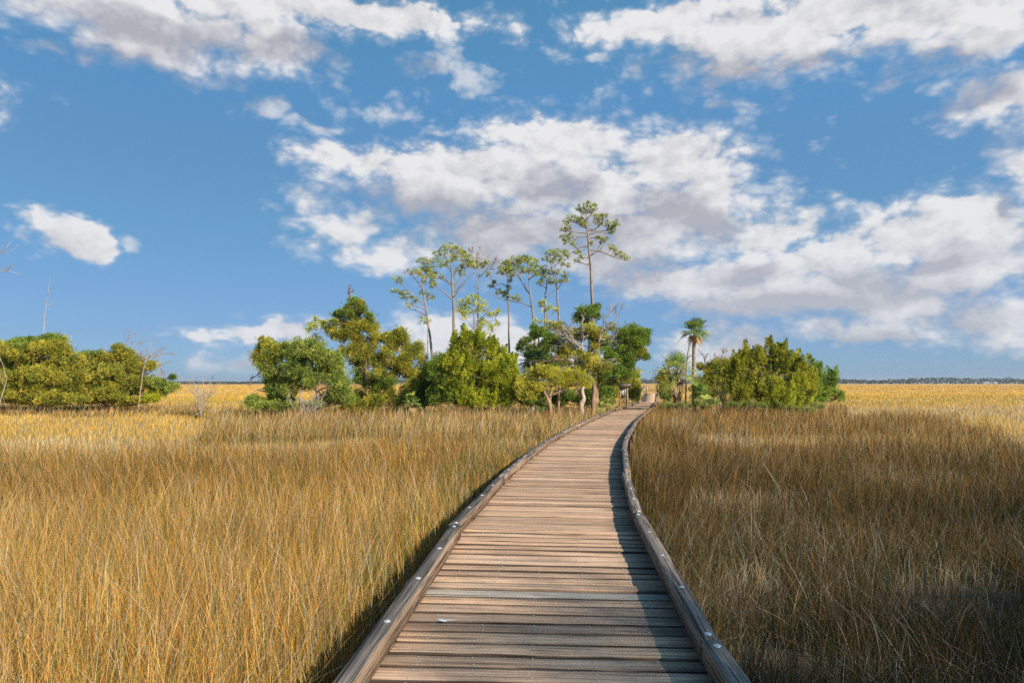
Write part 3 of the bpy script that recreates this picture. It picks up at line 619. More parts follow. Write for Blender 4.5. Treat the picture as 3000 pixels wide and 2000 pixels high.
pine('slim pine of three thin tiers close to the tallest group', 60, [(1598,1185),(1595,994),(1597,900),(1599,860),(1601,836),(1604,795)], .10,
 [(1599,788,18,7),(1588,808,12,7),(1599,822,18,8),(1615,825,12,8),(1582,830,10,5),(1612,800,12,6),(1590,795,8,5)], [[(1598,872),(1612,860),(1627,848)],[(1600,845),(1590,835),(1578,832)],[(1598,868),(1593,860)]])
pine('pine with a twin-stemmed crown left of the tallest pine', 62, [(1642,1185),(1638,948),(1635,894),(1631,845),(1622,805),(1615,780),(1612,750)], .12,
 [(1611,743,18,10),(1631,742,18,9),(1651,740,14,11),(1599,760,10,7),(1637,760,18,8),(1662,752,9,7),(1631,799,12,7),(1654,808,14,9),(1642,826,11,6),(1665,778,6,5),(1620,765,12,7),(1645,775,8,4),(1660,820,8,5)],
 [[(1631,845),(1630,810),(1624,780),(1620,755)],[(1632,850),(1645,832),(1655,815)],[(1628,800),(1645,785),(1655,765),(1665,752)],[(1624,780),(1640,765),(1652,745)]])
pine('tallest pine of all with a straight bare trunk and open domed crown', 56, [(1742,1185),(1738,992),(1735,888),(1732,799),(1726,728),(1722,681),(1718,640),(1719,605)], .17,
 [(1722,602,18,8),(1698,612,13,9),(1740,610,13,10),(1712,620,14,7),(1728,620,10,8),(1672,640,11,9),(1690,648,12,8),(1703,655,14,7),(1657,655,9,5),(1715,660,12,6),(1750,640,16,11),(1768,638,12,9),(1756,655,12,6),(1783,658,13,10),(1806,656,12,10),(1795,670,14,7),(1789,684,14,5),(1649,673,10,6),(1665,668,9,7),(1654,697,15,8),(1674,692,12,6),(1660,708,8,5),(1757,698,12,6),(1773,702,8,5),(1792,724,8,7),(1800,735,9,6),(1811,744,9,6),(1825,750,9,5),(1837,757,8,4),(1694,740,6,5),(1690,764,8,5),(1703,755,3,6),(1682,717,9,5),(1731,713,4,5),(1700,640,8,6),(1762,708,5,6)],
 [[(1725,721),(1702,721),(1682,737),(1664,746)],[(1729,733),(1761,737),(1797,754),(1822,763),(1845,766)],[(1724,692),(1696,695),(1680,706),(1657,709)],[(1723,683),(1690,682),(1660,680)],[(1724,688),(1750,680),(1785,682)],[(1724,698),(1755,696),(1780,696)],[(1720,668),(1695,655),(1672,645)],[(1722,670),(1745,672),(1765,650)],[(1718,650),(1705,635),(1698,615)],[(1719,645),(1735,625),(1742,612)],[(1730,748),(1745,742)],[(1722,675),(1760,675),(1800,665)]])
pine('small pine of pale tufts among the tall trunks', 54, [(1606,1185),(1603,1010),(1602,930),(1598,895)], .07,
 [(1584,894,9,8,None,YG),(1590,884,6,5,None,YG),(1609,903,9,8,None,YG),(1629,908,7,4,None,YG),(1576,942,13,5,None,YG),(1609,942,15,7,None,YG),(1598,910,8,5,None,YG),(1620,955,10,6,None,YG),(1600,965,14,6,None,YG)], [[(1602,930),(1615,920),(1630,912)],[(1602,950),(1585,945)]])
pine('pine sapling poking out of the top of the left thicket', 46, [(930,1195),(928,1040),(926,985),(925,945)], .04,
 [(925,935,5,4,None,YG),(938,945,7,5,None,YG),(910,952,6,4,None,YG),(945,958,6,4,None,YG),(906,965,5,4,None,YG),(920,958,6,5,None,YG),(950,945,3,3,None,YG)], [[(926,985),(912,968)],[(926,980),(944,958)]], dens=1.3)

# ---- thicket left of the boardwalk
TG = 'cedars of the middle thicket'
make_tree('cedar_tree', 'wide grey-green cedar at the left end of the middle thicket with dead twigs', 'tree', 43, [(935,1200),(932,1150),(920,1090),(905,1040)], .17, .06,
 [(775,1000,22,16,None,OLIVE),(800,1020,30,16,None,OLIVE),(755,1045,22,18,None,OLIVE),(790,1070,36,22),(850,1030,46,28),(900,1005,45,20),(935,1040,50,30),(870,1085,55,32),(800,1110,34,20,None,DARK),(960,1095,50,30),(985,1060,38,25),(835,1145,42,24),(900,1120,40,24),(1000,1130,34,24),(765,1190,48,16),(830,1190,42,16),(960,1165,30,18),(905,1195,36,12),(745,1165,16,8),(800,1165,20,10,None,DARK),(1015,1165,30,24),(730,1178,14,10)],
 'cedar', CEDAR, [[(932,1150),(900,1130),(850,1120),(790,1130),(745,1145)],[(920,1100),(880,1060),(830,1045)]], TG, 1.0, M_BARK_CEDAR, clump=.36, leaf=.095, bare=[(930,1150,985,1130),(940,1170,1000,1155),(900,1090,870,1030),(905,1195,855,1180),(780,1080,745,1105),(935,1160,965,1185),(915,1195,840,1200),(850,1120,770,1060),(935,1140,990,1165),(990,1120,960,1160),(900,1180,880,1205)])
make_tree('cedar_tree', 'tall olive cedar with a ragged pointed top right of the grey-green one', 'tree', 45, [(1085,1195),(1075,1120),(1072,1020),(1040,960),(1024,900),(1026,845)], .17, .02,
 [(1035,880,20,9,None,DARK),(1058,890,16,9,None,OLIVE),(985,922,16,8,None,DARK),(1012,910,22,10,None,OLIVE),(1035,925,30,10,None,DARK),(1062,905,12,9,None,DARK),(1085,925,16,12,None,DARK),(1070,955,30,15),(1015,955,22,10),(970,965,25,16),(1000,985,34,18),(1040,975,20,12),(1100,995,22,14),(1130,985,16,14),(1170,975,22,16),(1185,990,14,12),(1150,1005,30,18),(1225,1020,18,20),(1200,1035,28,22),(1235,1050,12,24),(1170,1050,35,18),(1110,1060,36,22),(1050,1060,30,20),(1040,1020,20,14),(1000,1030,22,16),(1110,1095,30,14),(1195,1085,30,22),(1060,1110,24,16,None,DARK),(1095,1135,26,28,None,YEL),(1040,1165,36,26),(1100,1175,34,22),(1140,1160,20,22),(1020,1200,26,12),(1200,1130,24,26),(1230,1095,20,16),(1160,1190,24,12),(1085,1200,30,12),(1050,1000,24,16),(1080,1035,26,16),(1020,960,20,12),(1130,1030,26,18),(1090,965,20,12),(1045,945,18,10),(1160,1075,26,16),(1135,1120,24,16,None,DARK),(1185,1160,24,16,None,DARK)],
 'cedar', OLIVE, [[(1073,1030),(1050,1000),(1020,990)],[(1075,1080),(1110,1040),(1150,1010),(1190,990)],[(1024,900),(1026,860),(1023,840)],[(1072,1090),(1040,1060),(1000,1040)],[(1076,1110),(1130,1108),(1180,1106)],[(1072,1020),(1080,960),(1085,930)]], TG, .95, M_BARK_CEDAR, clump=.34, leaf=.09, bare=[(1026,870,1024,838),(1072,1000,1045,990),(1110,1108,1150,1112),(1060,940,1075,915)])
make_tree('cedar_tree', 'dark cedar shadowed between the olive cedar and the bright green one', 'tree', 47, [(1240,1195),(1245,1120),(1250,1060)], .12, .04,
 [(1255,1075,24,26),(1235,1110,26,26),(1265,1120,30,34),(1225,1150,24,24),(1260,1165,36,24),(1215,1180,24,16),(1290,1050,18,18),(1285,1090,22,28)], 'cedar', DARK, (), TG, 1.0, M_BARK_CEDAR, clump=.34, leaf=.10)
make_tree('cedar_tree', 'dense bright green cone-shaped cedar in the middle of the thicket', 'tree', 43, [(1385,1200),(1385,1120),(1383,1060),(1362,985)], .15, .03,
 [(1358,985,10,16),(1330,1000,10,16),(1362,1010,24,22),(1395,995,14,18),(1412,1005,10,16),(1340,1040,34,30),(1390,1035,36,26),(1430,1020,10,18),(1445,1015,14,18),(1440,1045,30,26),(1320,1075,36,30),(1375,1085,50,38),(1440,1090,48,36),(1470,1045,14,20),(1485,1075,20,30),(1300,1110,34,34,None,DARK),(1350,1130,44,36),(1420,1140,50,36),(1480,1120,34,36),(1295,1155,34,26,None,DARK),(1350,1175,48,22),(1420,1182,46,18),(1475,1170,36,26),(1500,1075,14,26),(1505,1110,16,26),(1505,1150,18,30),(1275,1180,20,14,None,DARK)],
 'cedar', BRIGHT, (), TG, 1.15, M_BARK_CEDAR, clump=.40, leaf=.10, sharp=True, twig=.3)
make_tree('cedar_tree', 'low yellow-olive cedar with crooked stems spreading toward the boardwalk', 'tree', 42, [(1612,1198),(1610,1165),(1614,1130),(1600,1090)], .13, .05,
 [(1545,1110,26,22),(1580,1085,28,16),(1610,1095,34,20),(1560,1150,30,26),(1590,1130,30,18),(1650,1095,34,18),(1690,1095,30,16),(1700,1115,24,14),(1640,1120,34,16),(1530,1170,26,20,None,DARK),(1520,1130,14,20),(1570,1180,26,12,None,DARK),(1720,1120,16,14),(1670,1120,20,10),(1600,1078,14,8)],
 'cedar', YEL, [[(1612,1175),(1600,1155),(1592,1140)],[(1612,1155),(1640,1140),(1665,1125),(1690,1115)],[(1610,1170),(1625,1150)]], TG, 1.0, M_BARK_CEDAR, clump=.30, leaf=.085, bare=[(1620,1155,1665,1125),(1670,1120,1695,1142),(1640,1135,1660,1150),(1590,1060,1650,1050),(1560,1055,1620,1060)])
make_tree('cedar_tree', 'pale-barked twiggy cedar with leafless grey limbs above its green skirt', 'tree', 44, [(1706,1202),(1701,1188),(1710,1168),(1705,1145),(1712,1110),(1708,1075),(1706,1010),(1700,960)], .20, .03,
 [(1640,955,22,10,None,OLIVE),(1660,975,26,12,None,OLIVE),(1722,958,24,13,None,YEL),(1690,990,28,14,None,DARK),(1740,985,26,14),(1700,1040,34,16,None,OLIVE),(1660,1020,26,14),(1730,1050,36,18,None,YEL),(1750,1020,24,14),(1640,1050,22,10),(1770,1075,24,16,None,OLIVE),(1720,1085,30,14,None,YEL),(1680,1075,26,10),(1765,975,14,14),(1790,960,12,10),(1785,990,12,14),(1620,960,14,6)],
 'cedar', OLIVE, [[(1708,1030),(1690,1010),(1660,995),(1645,975)],[(1708,1050),(1740,1030),(1755,1000),(1760,970)],[(1706,1000),(1702,960),(1695,945)],[(1707,1080),(1735,1070),(1765,1062)]], TG, .62, M_PALEBARK, clump=.30, leaf=.085,
 bare=[(1706,1010,1630,990),(1706,1020,1650,955),(1700,970,1712,930),(1708,1030,1640,1015),(1755,1000,1788,905),(1757,985,1818,918),(1755,1010,1800,990),(1707,1070,1620,1060),(1708,1075,1640,1072),(1712,1080,1795,1050),(1735,1075,1790,1070),(1690,1010,1655,960),(1680,985,1625,975),(1755,1000,1770,940),(1706,1040,1670,1060)], deadlimb=True)
make_tree('cedar_tree', 'dark green cedar leaning right over the boardwalk with twin reddish trunks', 'tree', 46, [(1745,1202),(1746,1150),(1750,1090),(1775,1040),(1800,1010)], .20, .06,
 [(1825,975,22,18),(1850,965,22,16),(1870,975,20,14),(1895,975,14,12),(1820,1005,34,22),(1860,1000,30,18),(1885,1000,18,14),(1840,1030,34,18),(1880,1030,14,12,None,OLIVE),(1890,1045,16,10),(1800,1045,26,20),(1790,1080,34,22),(1835,1065,22,20),(1760,1100,26,16),(1820,1100,30,18),(1840,1090,16,16),(1780,1115,34,14),(1805,1062,26,18),(1845,1050,22,14),(1865,1022,20,12),(1790,1032,22,14),(1770,1070,24,16)],
 'cedar', DARK, [[(1775,1040),(1810,1030),(1850,1015),(1890,1010)],[(1750,1095),(1790,1075),(1830,1060)]], TG, 1.15, M_BARK_CEDAR, clump=.34, leaf=.095)
make_tree('cedar_tree', 'round-topped dark cedar standing behind the bare grey limbs', 'tree', 52, [(1725,1190),(1726,1050),(1727,960),(1728,915)], .12, .04,
 [(1705,905,16,9),(1742,903,20,11),(1725,918,24,12),(1700,925,18,10),(1690,935,12,8),(1750,925,10,9),(1720,945,22,10),(1700,975,30,16),(1745,980,30,18),(1670,985,20,10),(1760,1005,28,20)], 'cedar', DARK, (), TG, .9, M_BARK_CEDAR, clump=.33, leaf=.10)
make_tree('cedar_tree', 'dark leafy tree crowding behind the palm and slim trunks', 'tree', 53, [(1580,1190),(1580,1080),(1578,985)], .12, .05,
 [(1568,960,18,8,None,DARK),(1585,970,16,10),(1530,1005,16,12),(1522,1020,12,12),(1560,985,18,8),(1610,985,24,12),(1632,1000,26,16),(1600,1020,30,18),(1650,1030,26,20),(1570,1035,26,22),(1640,1065,26,18),(1600,1060,28,20)], 'cedar', DARK, (), TG, .9, M_BARK_CEDAR, clump=.33, leaf=.10)
make_tree('bush', 'yellowing leafy bush behind the notice board at the bend', 'bush', 60, [(1835,1180),(1835,1150),(1838,1120)], .06, .03,
 [(1800,1125,26,16),(1830,1110,26,16),(1855,1100,20,16),(1862,1130,18,22),(1850,1155,26,16),(1790,1150,26,16),(1770,1160,20,16),(1868,1155,12,18,None,BRIGHT),(1845,1090,22,12,None,BRIGHT),(1820,1135,18,12,None,SAGE)], 'cedar', np.array([(.22,.22,.03),(.30,.27,.04),(.14,.18,.03),(.36,.30,.05)]), (), 'bushes around the boardwalk bend', 1.0, M_BARK_CEDAR, clump=.34, leaf=.12)
make_tree('bush', 'shadowed undergrowth bush behind the reddish and pale trunks', 'bush', 52, [(1690,1190),(1690,1160)], .05, .03,
 [(1650,1160,30,18),(1690,1160,30,18),(1730,1150,30,22),(1770,1140,28,22),(1610,1170,30,16),(1640,1180,30,12,None,SAGE),(1720,1180,34,12),(1775,1175,30,14,None,SAGE),(1570,1175,24,14)], 'cedar', DARK * 1.1, (), 'bushes around the boardwalk bend', 1.0, M_BARK_CEDAR, clump=.36, leaf=.12)

# ---- stand-alone trunks in that thicket
def snag(name, label, D, pts, r0, r1, bark=M_DEAD, twigs=(), cat='tree trunk', group=None):
    T = to_world(pts, D); base = np.array([T[0, 0], T[0, 1], 0.0]); T[0, 2] = -.15
    root = empty(name, base, label, cat, group); A = Acc(); A.add(*tube(wobble(T, .02, 12), np.linspace(r0, r1, max(12, len(T) * 3)), 8)); A.build('trunk', bark, root, base, smooth=True)
    if twigs:
        A = Acc()
        for (x0, y0, x1, y1) in twigs: bare_branch(A, W(x0, y0, D), W(x1, y1, D + rng.normal(0, .3)), max(.012, r0 * .3), 1)
        A.build('branches', bark, root, base)
    return root
snag('tree_trunk', 'stout reddish trunk beside the dark leaning cedar, forked near the base', 45.5, [(1738,1202),(1739,1160),(1742,1120),(1744,1090)], .17, .12, M_BARK_CEDAR, group='bare lower trunks by the thicket edge')
snag('tree_trunk', 'thin shaded trunk left of the pale-barked cedar', 47, [(1636,1195),(1636,1160),(1640,1120)], .11, .08, M_BARK_CEDAR, group='bare lower trunks by the thicket edge')
snag('tree_trunk', 'broken stump-like trunk leaning left of the crooked cedar stems', 41.5, [(1616,1202),(1612,1185),(1600,1160),(1594,1145)], .13, .07, M_BARK_CEDAR, group='bare lower trunks by the thicket edge')
snag('dead_tree', 'thin dead stem standing just left of the leaning pine trunk', 57, [(1258,1185),(1256,1110),(1252,1010),(1253,960)], .055, .03, M_BARK_PINE, [(1254,1003,1258,1000)], 'dead tree')

# ---- left thicket
LG = 'cedars of the far left thicket'
make_tree('cedar_tree', 'big olive cedar mound at the left edge below the tall dead snag', 'tree', 55, [(120,1172),(125,1120),(122,1060),(130,1010)], .2, .06,
 [(10,1020,30,20),(40,1010,22,10,None,DARK),(95,1000,26,12,None,DARK),(150,990,26,10,None,DARK),(175,1000,22,14),(130,1020,48,22),(70,1035,50,24),(180,1030,34,22),(20,1060,40,26),(90,1075,60,32),(160,1070,46,30),(220,1060,34,22),(30,1110,50,28),(110,1115,60,30),(190,1110,46,28),(40,1140,50,14),(120,1150,44,16),(180,1155,40,14),(225,1100,34,24),(60,1000,16,7,None,DARK),(-40,1060,50,50),(-60,1120,60,50),(20,1165,50,12),(90,1170,50,12),(160,1172,46,12),(215,1168,40,12)],
 'cedar', OLIVE, [[(122,1090),(80,1130),(40,1172)]], LG, 1.0, M_BARK_CEDAR, clump=.42, leaf=.12)
make_tree('cedar_tree', 'lower ragged olive cedar at the right half of the left thicket', 'tree', 57, [(330,1172),(335,1130),(345,1080),(360,1040)], .16, .05,
 [(250,1040,24,10,None,DARK),(300,1040,20,12),(345,1018,16,8),(370,1032,18,10),(320,1055,34,18),(375,1050,30,14),(400,1060,24,14),(270,1075,36,22),(330,1090,46,26),(390,1085,40,22),(260,1120,46,26),(330,1130,50,24),(400,1120,44,20),(250,1155,40,14),(310,1160,46,12),(385,1155,36,14),(440,1120,26,18,None,DARK),(470,1120,24,12,None,CEDAR),(500,1135,26,10,None,CEDAR),(505,1105,10,7,None,DARK),(270,1172,44,12),(340,1174,44,10),(400,1172,30,10),(455,1160,18,14,None,BRIGHT),(435,1165,14,10,None,BRIGHT),(445,1070,18,12)],
 'cedar', OLIVE, [[(340,1110),(380,1080),(420,1060),(465,1030)]], LG, .95, M_BARK_CEDAR, clump=.38, leaf=.11,
 bare=[(410,1090,365,1005),(415,1090,400,1015),(420,1095,440,1040),(430,1090,480,1030),(430,1100,492,1060),(425,1090,415,1040),(420,1110,350,1100),(430,1120,380,1140),(440,1100,485,1095)])
snag('dead_tree', 'tallest thin white snag leaning above the left cedar mound', 56, [(118,1165),(122,1020),(130,940),(137,880),(146,825),(147,812)], .05, .010, M_DEAD, [(137,895,152,890),(140,870,150,868),(145,845,150,844),(141,866,138,862)], 'dead tree', 'dead snags over the left thicket')
snag('dead_tree', 'short thin snag poking up right of the left mound top', 56, [(196,1165),(200,1045),(205,1010),(209,982)], .05, .02, M_DEAD, [(204,1020,210,1016)], 'dead tree', 'dead snags over the left thicket')
snag('dead_tree', 'slanting broken snag among bare twigs of the left thicket', 56, [(405,1165),(418,1085),(432,1040),(447,1000),(458,973)], .035, .015, M_DEAD, [(440,1010,437,1004)], 'dead tree', 'dead snags over the left thicket')
snag('dead_tree', 'pale bare limb rising at the very left edge of the picture', 52, [(-10,1190),(8,1150),(20,1110),(8,1070),(-4,1040)], .04, .015, M_DEAD, [(8,1160,16,1185),(12,1130,0,1100)], 'dead tree', 'dead snags over the left thicket')
rt_ = W(-75, 1195, 34); rt_[2] = 0
er = empty('dead_tree', rt_, 'dead tree whose leafless twigs reach into the left side of the sky', 'dead tree', 'dead snags over the left thicket')
A = Acc(); A.add(*tube(wobble([rt_ + [0, 0, -.2], W(-75, 900, 34), W(-70, 760, 34)], .05), np.linspace(.16, .05, 9), 8)); A.build('trunk', M_DEAD, er, rt_, smooth=True)
A = Acc(); bare_branch(A, W(-72, 790, 34), W(8, 740, 34), .03, 2); bare_branch(A, W(-70, 780, 34), W(18, 728, 34), .025, 1); bare_branch(A, W(-72, 800, 34), W(40, 783, 34), .025, 1); A.build('branches', M_DEAD, er, rt_)
def dead_shrub(label, D, x, y, w, h, n=9, col=M_DEAD):
    b0 = W(x, y, D); b0[2] = 0; root = empty('dead_shrub', b0, label, 'shrub', 'leafless grey shrubs'); A = Acc()
    top = W(x, y - h, D)[2]
    for k in range(n):
        a = rng.uniform(0, 6.28); r = rng.uniform(.3, 1) * w * D / FPX / 2; bare_branch(A, b0 + rng.normal(0, .08, 3) * [1, 1, 0], b0 + [r * math.cos(a), r * math.sin(a), rng.uniform(.6, 1) * (top)], .022, 2)
    A.build('branches', col, root, b0)
dead_shrub('leafless grey shrub alone in the golden marsh right of the left thicket', 50, 585, 1172, 90, 60, 12)
dead_shrub('leafless shrub between the palmetto and the right cedar', 46, 2120, 1168, 60, 50)
dead_shrub('small leafless shrub at the foot of the right cedar', 45, 2180, 1168, 34, 46, 6)
dead_shrub('tangle of dead branches at the left foot of the middle thicket', 41.5, 900, 1200, 120, 50, 12)

# ---- right thicket
RG = 'cedars of the right thicket'
make_tree('cedar_tree', 'largest rounded cedar of the right thicket with upswept feathery tips', 'tree', 45, [(2270,1192),(2268,1130),(2260,1070),(2255,1030)], .2, .05,
 [(2256,1018,10,14),(2265,1035,18,14),(2290,1030,12,12),(2225,1045,16,12),(2185,1035,8,10),(2190,1055,26,12),(2160,1060,18,12),(2235,1065,40,20),(2290,1055,30,18),(2325,1060,18,10),(2345,1075,20,14),(2170,1085,36,22),(2220,1100,46,26),(2290,1090,48,28),(2350,1100,34,22),(2385,1110,14,12),(2150,1115,30,24),(2200,1140,46,26),(2260,1140,48,28,None,YG*.8),(2330,1135,46,30,None,YG*.8),(2375,1140,26,24),(2160,1155,30,18),(2230,1170,40,14),(2300,1175,44,18,None,YG*.8),(2360,1175,26,18,None,YG*.8),(2140,1090,16,16),(2265,1165,22,20),(2170,1182,34,12),(2250,1190,40,12),(2330,1192,36,12)],
 'cedar', BRIGHT * np.array([.9, .85, 1.0]), (), RG, 1.1, M_BARK_CEDAR, clump=.42, leaf=.10, sharp=True, twig=.4, bare=[(2225,1160,2185,1130),(2270,1150,2230,1120),(2240,1165,2270,1158)])
make_tree('cedar_tree', 'dark cedar with pointed spire at the right end of the right thicket', 'tree', 48, [(2390,1185),(2385,1130),(2378,1085),(2376,1060)], .13, .03,
 [(2376,1062,9,12),(2388,1085,14,12),(2403,1080,6,8),(2375,1090,16,14),(2400,1105,18,12),(2435,1095,12,8),(2448,1098,8,8),(2425,1115,24,14),(2440,1125,16,14),(2390,1130,30,16),(2430,1140,24,14),(2410,1160,34,14),(2400,1175,26,10),(2450,1165,22,12),(2465,1170,12,8),(2445,1112,10,8)],
 'cedar', DARK * 1.25, (), RG, .95, M_BARK_CEDAR, clump=.32, leaf=.09, sharp=True, bare=[(2380,1140,2420,1155),(2385,1120,2380,1100)])
make_tree('bush', 'olive leafy bush between the tall palm and the big right cedar', 'bush', 50, [(2090,1180),(2092,1130),(2100,1090)], .08, .03,
 [(2075,1075,20,12),(2100,1065,20,10),(2125,1060,16,12),(2120,1085,24,16),(2085,1100,26,18),(2060,1120,22,20),(2110,1120,30,20),(2130,1140,20,20,None,DARK),(2040,1140,18,18,None,YEL),(2080,1150,26,16),(2150,1055,8,8),(2050,1075,12,8)], 'cedar', OLIVE, (), 'bushes of the right thicket', .8, M_BARK_CEDAR, clump=.32, leaf=.11, bare=[(2090,1080,2095,1040),(2110,1070,2120,1030),(2070,1075,2060,1035),(2100,1100,2130,1090)])
make_tree('bush', 'yellow-green bush left of the stout palm beside the ramp', 'bush', 58, [(1945,1178),(1946,1140),(1948,1110)], .06, .03,
 [(1940,1095,12,12),(1950,1110,18,14),(1940,1130,16,14),(1960,1140,18,16,None,DARK),(1945,1155,16,14,None,DARK),(1930,1110,8,8),(1955,1165,16,10,None,DARK),(1958,1090,10,10)], 'cedar', YEL * .85, (), 'bushes of the right thicket', .9, M_BARK_CEDAR, clump=.3, leaf=.12)
sg_ = [(2005,1178,26,12),(1960,1180,26,10),(2050,1172,24,10),(2085,1170,22,12),(2200,1175,26,10),(2230,1182,20,12),(2065,1182,14,14),(2290,1182,16,14),(2335,1192,20,14),(2370,1195,14,12),(2145,1178,22,8),(2395,1182,24,10)]
SL = ['leafy grey-green marsh shrub at the foot of the stout palm', 'grey-green shrub left of the stout palm by the boardwalk', 'pale shrub just right of the stout palm', 'pale green shrub under the low fan palm', 'pale shrub below the left side of the big right cedar', 'upright pale shrub in front of the big right cedar centre-left', 'small pale sprig in the rushes below the low fan palm', 'bright sprawling sprig in the rushes before the big right cedar', 'bright pale shrub at the right foot of the big right cedar', 'little pale shrub rightmost of the pair at the big right cedar foot', 'low pale shrub between the two leafless shrubs', 'low grey-green shrub below the dark spired cedar']
for (x, y, rx, ry), lab in zip(sg_, SL):
    make_tree('shrub', lab, 'shrub', 43.5 + rng.uniform(-.8, .8), [(x, 1200), (x, y + 4)], .02, .01, [(x, y + 6, rx * .62, ry * .8), (x + rx * .55, y + 10, rx * .4, ry * .6), (x - rx * .5, y + 9, rx * .42, ry * .6)], 'cedar', SAGE, (), 'pale shrubs along the right thicket', .7, M_DEAD, clump=.22, leaf=.08, twig=.5)

# ---- palms
def frond(A, hub, d, pet, fan, col, droop=.5, nseg=26):
    """costapalmate fan leaf: a curved stalk, then blades fanning from its end"""
    d = d / np.linalg.norm(d); side = np.cross(d, [0, 0, 1.]); side /= np.linalg.norm(side) + 1e-9; up = np.cross(side, d)
    P1 = hub + d * pet * .55; P2 = hub + d * pet + np.array([0, 0, -droop * .22 * pet]); st = wobble([hub, P1, P2], .004, 6); A.add(*tube(st, np.linspace(.02, .011, len(st)), 4), (.20, .20, .05))
    ax = P2 - P1; ax /= np.linalg.norm(ax); side = np.cross(ax, up); side /= np.linalg.norm(side); nn = np.cross(side, ax)
    for k in range(nseg):
        a = (k / (nseg - 1) - .5) * 2 * 2.35; c_, s_ = math.cos(a), math.sin(a); dd = ax * c_ + side * s_ + nn * (.30 * abs(s_) - .05)
        l1 = fan * (1 - .22 * abs(a) / 2.35) * rng.uniform(.88, 1.08); b0 = P2; b1 = P2 + dd * l1 * .55; b2 = P2 + dd * l1 * .97 + np.array([0, 0, -1]) * l1 * (droop * .38 * rng.uniform(.6, 1.4)); b3 = b1 * .25 + b2 * .75 + [0, 0, .03]
        w = np.cross(dd, nn); w /= np.linalg.norm(w) + 1e-9; wd = .020 + .012 * fan; cc = np.clip(np.asarray(col) * rng.uniform(.7, 1.3), 0, .8)
        V = [b0 - w * .005, b0 + w * .005, b1 - w * wd, b1 + w * wd, b3 - w * wd * .6, b3 + w * wd * .6, b2]; A.add(V, [(0, 1, 3), (0, 3, 2), (2, 3, 5), (2, 5, 4), (4, 5, 6)], cc)
def palm(label, D, trunk, r0, r1, nf, pet, fan, name='palm_tree', boots=0, dead=2, upbias=.45, cols=None, lean=(0, 0), group='fan palms around the boardwalk', spread=1.0, nseg=26):
    T = to_world(trunk, D); base = np.array([T[0, 0], T[0, 1], 0.]); T[0, 2] = -.1; root = empty(name, base, label, 'palm', group)
    A = Acc(); Tw = wobble(T, .01, 12); A.add(*tube(Tw, np.interp(np.linspace(0, 1, len(Tw)), [0, .1, 1], [r0 * 1.15, r0, r1]), 12)); A.build('trunk', M_PALM_BARK, root, base, smooth=True)
    top = T[-1]; cols = cols if cols is not None else [(.13, .18, .04), (.20, .25, .05), (.28, .30, .07), (.09, .13, .03)]
    if boots:
        A = Acc()
        for k in range(boots):
            f = (k + .5) / boots; p = np.array([np.interp(f, np.linspace(0, 1, len(Tw)), Tw[:, j]) for j in range(3)]); a = k * 2.4; rr = r0 * .8 + (r1 - r0) * f
            o_ = np.array([math.cos(a), math.sin(a), 0]); tn = np.array([-math.sin(a), math.cos(a), 0]) * rng.choice([-1, 1]); ln = .34 + .5 * f ** 1.5
            q0 = p + o_ * rr; q1 = q0 + o_ * (.10 + .26 * f) * ln / .5 + tn * .12 + np.array([0, 0, ln * .95])
            A.add(*tube([q0, (q0 + q1) / 2 + o_ * .02, q1], [.05, .034, .018], 4), np.array((.42, .31, .21)) * rng.uniform(.6, 1.25))
        A.build('leaf_bases', M_LEAF, root, base)
    for k in range(nf):
        a = k * 2.39996 + rng.uniform(-.2, .2); f = (k + .5) / nf; elv = R(82) * (1 - f) ** .9 + R(-38 * spread) * f; d = np.array([math.cos(a) * math.cos(elv) + lean[0], math.sin(a) * math.cos(elv) + lean[1], math.sin(elv) + .05])
        A = Acc(); isd = k >= nf - dead; cc = (.33, .22, .11) if isd else cols[rng.integers(0, len(cols))]
        if isd: d = np.array([math.cos(a) * .6, math.sin(a) * .6, -.9])
        cc = tuple(v * 1.75 for v in cc); frond(A, top + [0, 0, rng.uniform(-.15, .1)], d, pet * rng.uniform(.75, 1.15) * (.6 if isd else 1), fan * rng.uniform(.85, 1.1) * (.7 if isd else 1), cc, .35 + .7 * f, nseg)
        fo = A.build('frond', M_LEAF, root, base)
        if isd: fo['label'] = 'withered brown frond'
    return root
palm('stout cabbage palm with crisscross leaf bases on its trunk, right of the ramp', 46, [(1984,1196),(1984,1160),(1982,1130),(1978,1098)], .17, .30, 24, 1.20, .86, boots=74, dead=3, nseg=22, cols=[(.20, .25, .05), (.28, .32, .06), (.34, .34, .08), (.12, .16, .03)])
palm('tall slim cabbage palm standing clear above the right thicket', 50, [(2033,1190),(2033,1060),(2034,1010),(2036,975)], .15, .12, 22, .72, .80, boots=0, dead=4)
palm('palm of dark bushy fronds in the heart of the middle thicket', 46, [(1560,1195),(1560,1120),(1562,1065)], .16, .16, 26, .65, .85, dead=2, cols=[(.10, .14, .04), (.14, .19, .05), (.07, .10, .03)])
palm('low fan palm bush without a trunk left of the big right cedar', 45, [(2052,1190),(2054,1150)], .08, .08, 14, .45, .62, name='palmetto', dead=0)
palm('low fan palm in the grass left of the pale-barked cedar', 42, [(1590,1200),(1592,1186)], .06, .06, 9, .4, .5, name='palmetto', dead=0)
palm('shaded low fan palm at the right foot of the olive cedar', 43, [(1205,1198),(1207,1182)], .06, .06, 11, .4, .5, name='palmetto', dead=1)
palm('small sunlit fan palm beside the twin reddish trunks', 44, [(1768,1200),(1768,1185)], .06, .06, 9, .35, .45, name='palmetto', dead=0, cols=[(.25, .28, .07), (.3, .32, .09)])
snag('dead_tree', 'slanting dead stem leaning against the tall slim palm', 52.5, [(2006,1190),(2014,1055),(2020,1000),(2024,965)], .07, .04, M_DEAD, (), 'dead tree')

